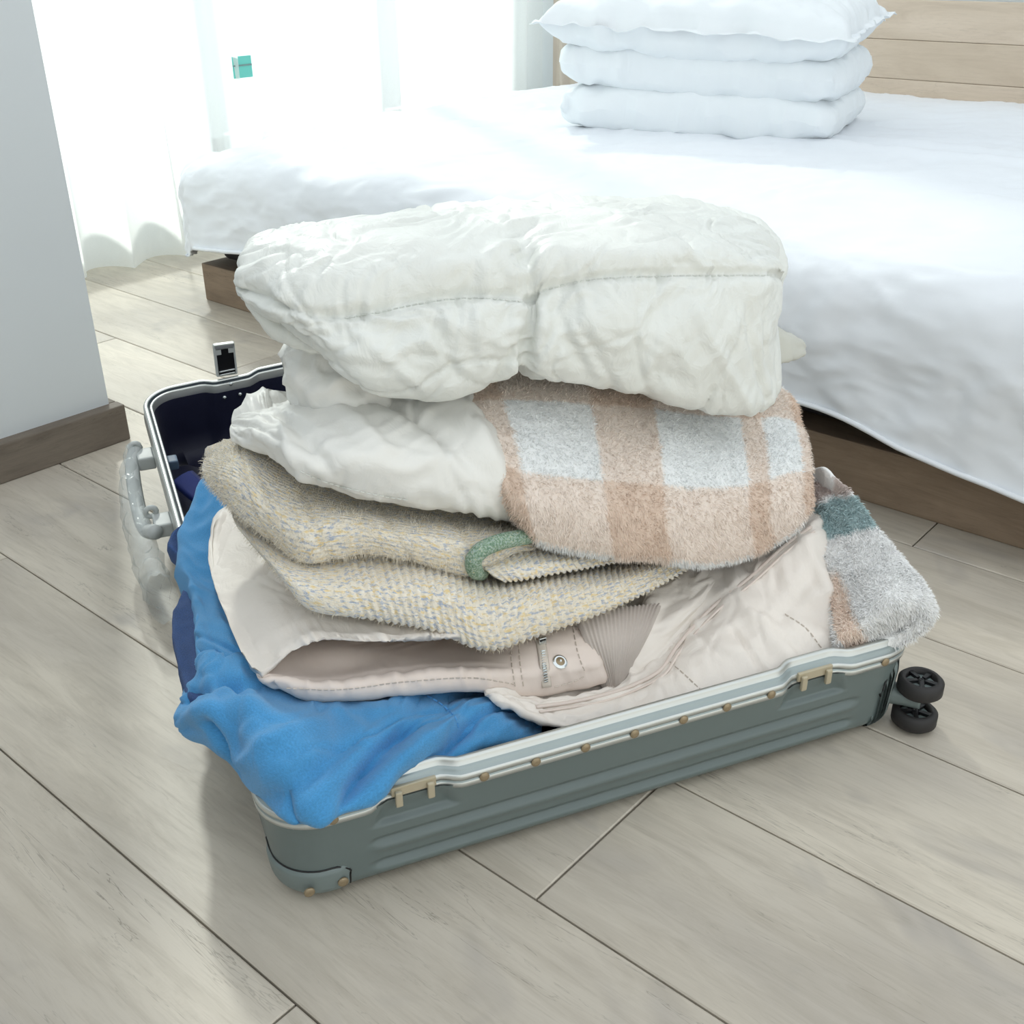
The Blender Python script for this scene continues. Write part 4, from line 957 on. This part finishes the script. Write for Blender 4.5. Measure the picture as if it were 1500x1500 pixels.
p1 = loft('blanket', [
 [(688, 555, .40), (690, 568, .31), (704, 610, .255), (724, 665, .205), (747, 730, .172), (762, 770, .185)],
 [(740, 540, .40), (745, 562, .31), (760, 612, .25), (776, 680, .193), (786, 748, .157), (795, 800, .172)],
 [(830, 540, .42), (835, 562, .315), (848, 620, .25), (860, 690, .188), (868, 757, .148), (872, 812, .163)],
 [(920, 545, .42), (925, 568, .315), (935, 625, .25), (945, 695, .182), (948, 762, .143), (950, 818, .158)],
 [(1010, 555, .42), (1015, 578, .315), (1022, 630, .25), (1030, 702, .182), (1035, 768, .145), (1035, 825, .16)],
 [(1085, 560, .41), (1090, 588, .32), (1098, 635, .26), (1105, 698, .195), (1106, 758, .158), (1103, 810, .172)],
 [(1132, 558, .40), (1140, 590, .33), (1150, 630, .27), (1156, 682, .207), (1159, 735, .170), (1156, 778, .178)],
 [(1158, 580, .38), (1168, 605, .33), (1179, 640, .275), (1185, 685, .215), (1185, 722, .183), (1177, 750, .185)]], M_plaid, PB, vback=.50, under=.01, step=.0035, colfn=plaid_col, disp=lambda B: .0035 * fbm(B.S * 9, B.T * 9, 3, 3), cap=.016)
fur('fleece_pile', p1, 80000, .0056, .0008, M_fur, PB, lean=(.25, -.15, -.55), mask=(p1.r < 6.2) | (p1.r > 8.8))

# ---- ivory puffer jacket on top
TP = thing('puffer_jacket', 'ivory quilted puffer jacket folded on top of the whole pile', 'jacket', tuple(l2w((.37, .35, .42))))
def puff_disp(B):
    S, T = B.S, B.T; ts = B.Trow(3.0); dt = T - ts
    r = .0040 * ridge(S * 9 + 1.5 * fbm(S * 6, T * 6, 3, 2), T * 11 + fbm(S * 5, T * 5, 9, 2), 41, 3) + .003 * fbm(S * 9, T * 9, 44, 3)
    r = r + .0070 * ridge(S * 46 + 4 * fbm(S * 9, T * 9, 2, 2), T * 7, 3, 2) * np.exp(-np.abs(dt) / .022) * np.where(dt > 0, 1, .75)
    r = r + .0032 * crease(S * 7 + 1.2 * fbm(S * 5, T * 5, 3, 2), T * 9 + S * 3, 51) * (.35 + sstep(.01, .05, np.abs(dt)))
    r = r - .009 * np.exp(-(dt / .006) ** 2)
    sp = B.Scol(6.0) + .10 * (T - ts) * np.where(T < ts, -.35, .25); dp = S - sp
    r = r - .009 * np.exp(-(dp / .012) ** 2) * sstep(B.Trow(1.2), B.Trow(2.6), T) * (1 - .3 * sstep(B.Trow(4), B.Trow(5), T)) + .0045 * ridge(T * 26 + S * 9, S * 10, 8, 2) * np.exp(-(dp / .035) ** 2)
    for (c0, r0, c1, r1, w, h) in ((5.9, 4.9, 6.6, 3.2, .008, -.009), (4.8, 4.8, 5.6, 4.0, .007, -.008), (9.5, 3.6, 10.6, 4.9, .008, .005), (10.5, 3.5, 11.2, 4.8, .007, -.006), (7.2, 3.2, 7.6, 4.6, .008, -.007), (2.2, 3.4, 3.4, 4.6, .009, .005), (8.2, 1.2, 9.6, 2.6, .007, .005), (9.2, 1.1, 10.8, 2.4, .006, -.005), (3.6, 3.3, 4.0, 4.4, .006, -.006), (4.3, 3.2, 4.5, 4.3, .006, .005)): r = r + fold(B, B.Scol(c0), B.Trow(r0), B.Scol(c1), B.Trow(r1), w, h)
    return r
q1 = loft('body', [
 [(380, 350, 0.440), (369, 362, 0.365), (358, 398, 0.310), (361, 424, 0.305), (371, 444, 0.305), (392, 465, 0.330)],
 [(432, 334, 0.460), (426, 346, 0.346), (414, 392, 0.274), (420, 452, 0.247), (440, 480, 0.250), (468, 506, 0.270)],
 [(500, 325, 0.460), (500, 337, 0.336), (497, 390, 0.252), (500, 467, 0.230), (510, 520, 0.207), (528, 563, 0.230)],
 [(580, 317, 0.460), (580, 329, 0.336), (580, 385, 0.244), (582, 452, 0.225), (585, 520, 0.200), (590, 582, 0.225)],
 [(660, 307, 0.460), (660, 321, 0.336), (660, 375, 0.240), (662, 437, 0.223), (665, 510, 0.196), (660, 580, 0.222)],
 [(725, 304, 0.460), (728, 319, 0.336), (735, 372, 0.242), (740, 437, 0.225), (740, 500, 0.202), (727, 550, 0.226)],
 [(755, 303, 0.460), (760, 319, 0.336), (768, 382, 0.244), (775, 442, 0.230), (768, 500, 0.207), (755, 540, 0.230)],
 [(800, 301, 0.460), (805, 317, 0.336), (808, 370, 0.242), (800, 425, 0.227), (800, 500, 0.200), (800, 552, 0.226)],
 [(880, 299, 0.460), (885, 317, 0.336), (885, 362, 0.240), (885, 408, 0.224), (888, 490, 0.192), (890, 564, 0.222)],
 [(960, 300, 0.460), (965, 319, 0.336), (970, 363, 0.240), (972, 405, 0.223), (975, 500, 0.190), (975, 590, 0.216)],
 [(1040, 308, 0.450), (1045, 327, 0.336), (1050, 368, 0.244), (1055, 404, 0.227), (1058, 500, 0.192), (1060, 604, 0.215)],
 [(1100, 326, 0.440), (1104, 345, 0.336), (1110, 380, 0.257), (1113, 403, 0.238), (1116, 500, 0.208), (1112, 602, 0.225)],
 [(1130, 352, 0.420), (1133, 368, 0.350), (1138, 388, 0.275), (1138, 404, 0.270), (1137, 500, 0.240), (1130, 580, 0.250)]], M_puff, TP, vback=.53, under=.012, step=.0028, disp=puff_disp, cap=.016)
q2 = loft('lower_layer', [
 [(368, 425, .35), (364, 435, .335), (368, 450, .325), (378, 462, .33)],
 [(400, 455, .34), (396, 468, .31), (402, 485, .30), (412, 495, .305)],
 [(440, 475, .33), (438, 488, .295), (445, 500, .283), (455, 508, .288)],
 [(490, 490, .32), (490, 500, .29), (498, 512, .275), (505, 522, .28)],
 [(540, 500, .32), (540, 515, .28), (546, 528, .268), (552, 540, .272)]], M_puff, TP, vback=.5, under=.008, step=.003, disp=lambda B: .0035 * ridge(B.S * 18, B.T * 30, 5, 3), cap=.01)
q3 = loft('back_layer', [
 [(860, 296, .52), (862, 300, .50), (866, 310, .48)], [(960, 297, .52), (964, 301, .50), (968, 312, .48)], [(1050, 306, .50), (1056, 312, .48), (1060, 325, .46)], [(1112, 326, .46), (1120, 336, .43), (1118, 360, .41)], [(1140, 358, .43), (1148, 375, .40), (1144, 400, .38)], [(1147, 380, .41), (1150, 392, .39), (1145, 412, .375)]], M_puff, TP, down=.03, step=.004, disp=lambda B: .003 * ridge(B.S * 16, B.T * 30, 7, 3), cap=.008)
q4 = loft('side_tab', [
 [(1135, 478, .33), (1136, 492, .31), (1136, 535, .30)], [(1152, 488, .33), (1155, 500, .315), (1150, 530, .305)], [(1168, 496, .335), (1172, 506, .325), (1166, 525, .32)], [(1176, 502, .34), (1180, 509, .335), (1176, 520, .33)]], cloth('grey_nylon_tab', (205, 205, 196), .5), TP, vback=.37, under=.0, step=.003, disp=lambda B: .002 * ridge(B.S * 30, B.T * 30, 2, 2), cap=.006)
stitches('quilt_stitching', q1, [(505, 466), (560, 456), (640, 440), (700, 437), (765, 443)], TP, M_wst); stitches('quilt_stitching', q1, [(795, 425), (850, 412), (930, 406), (1030, 404), (1130, 404)], TP, M_wst)
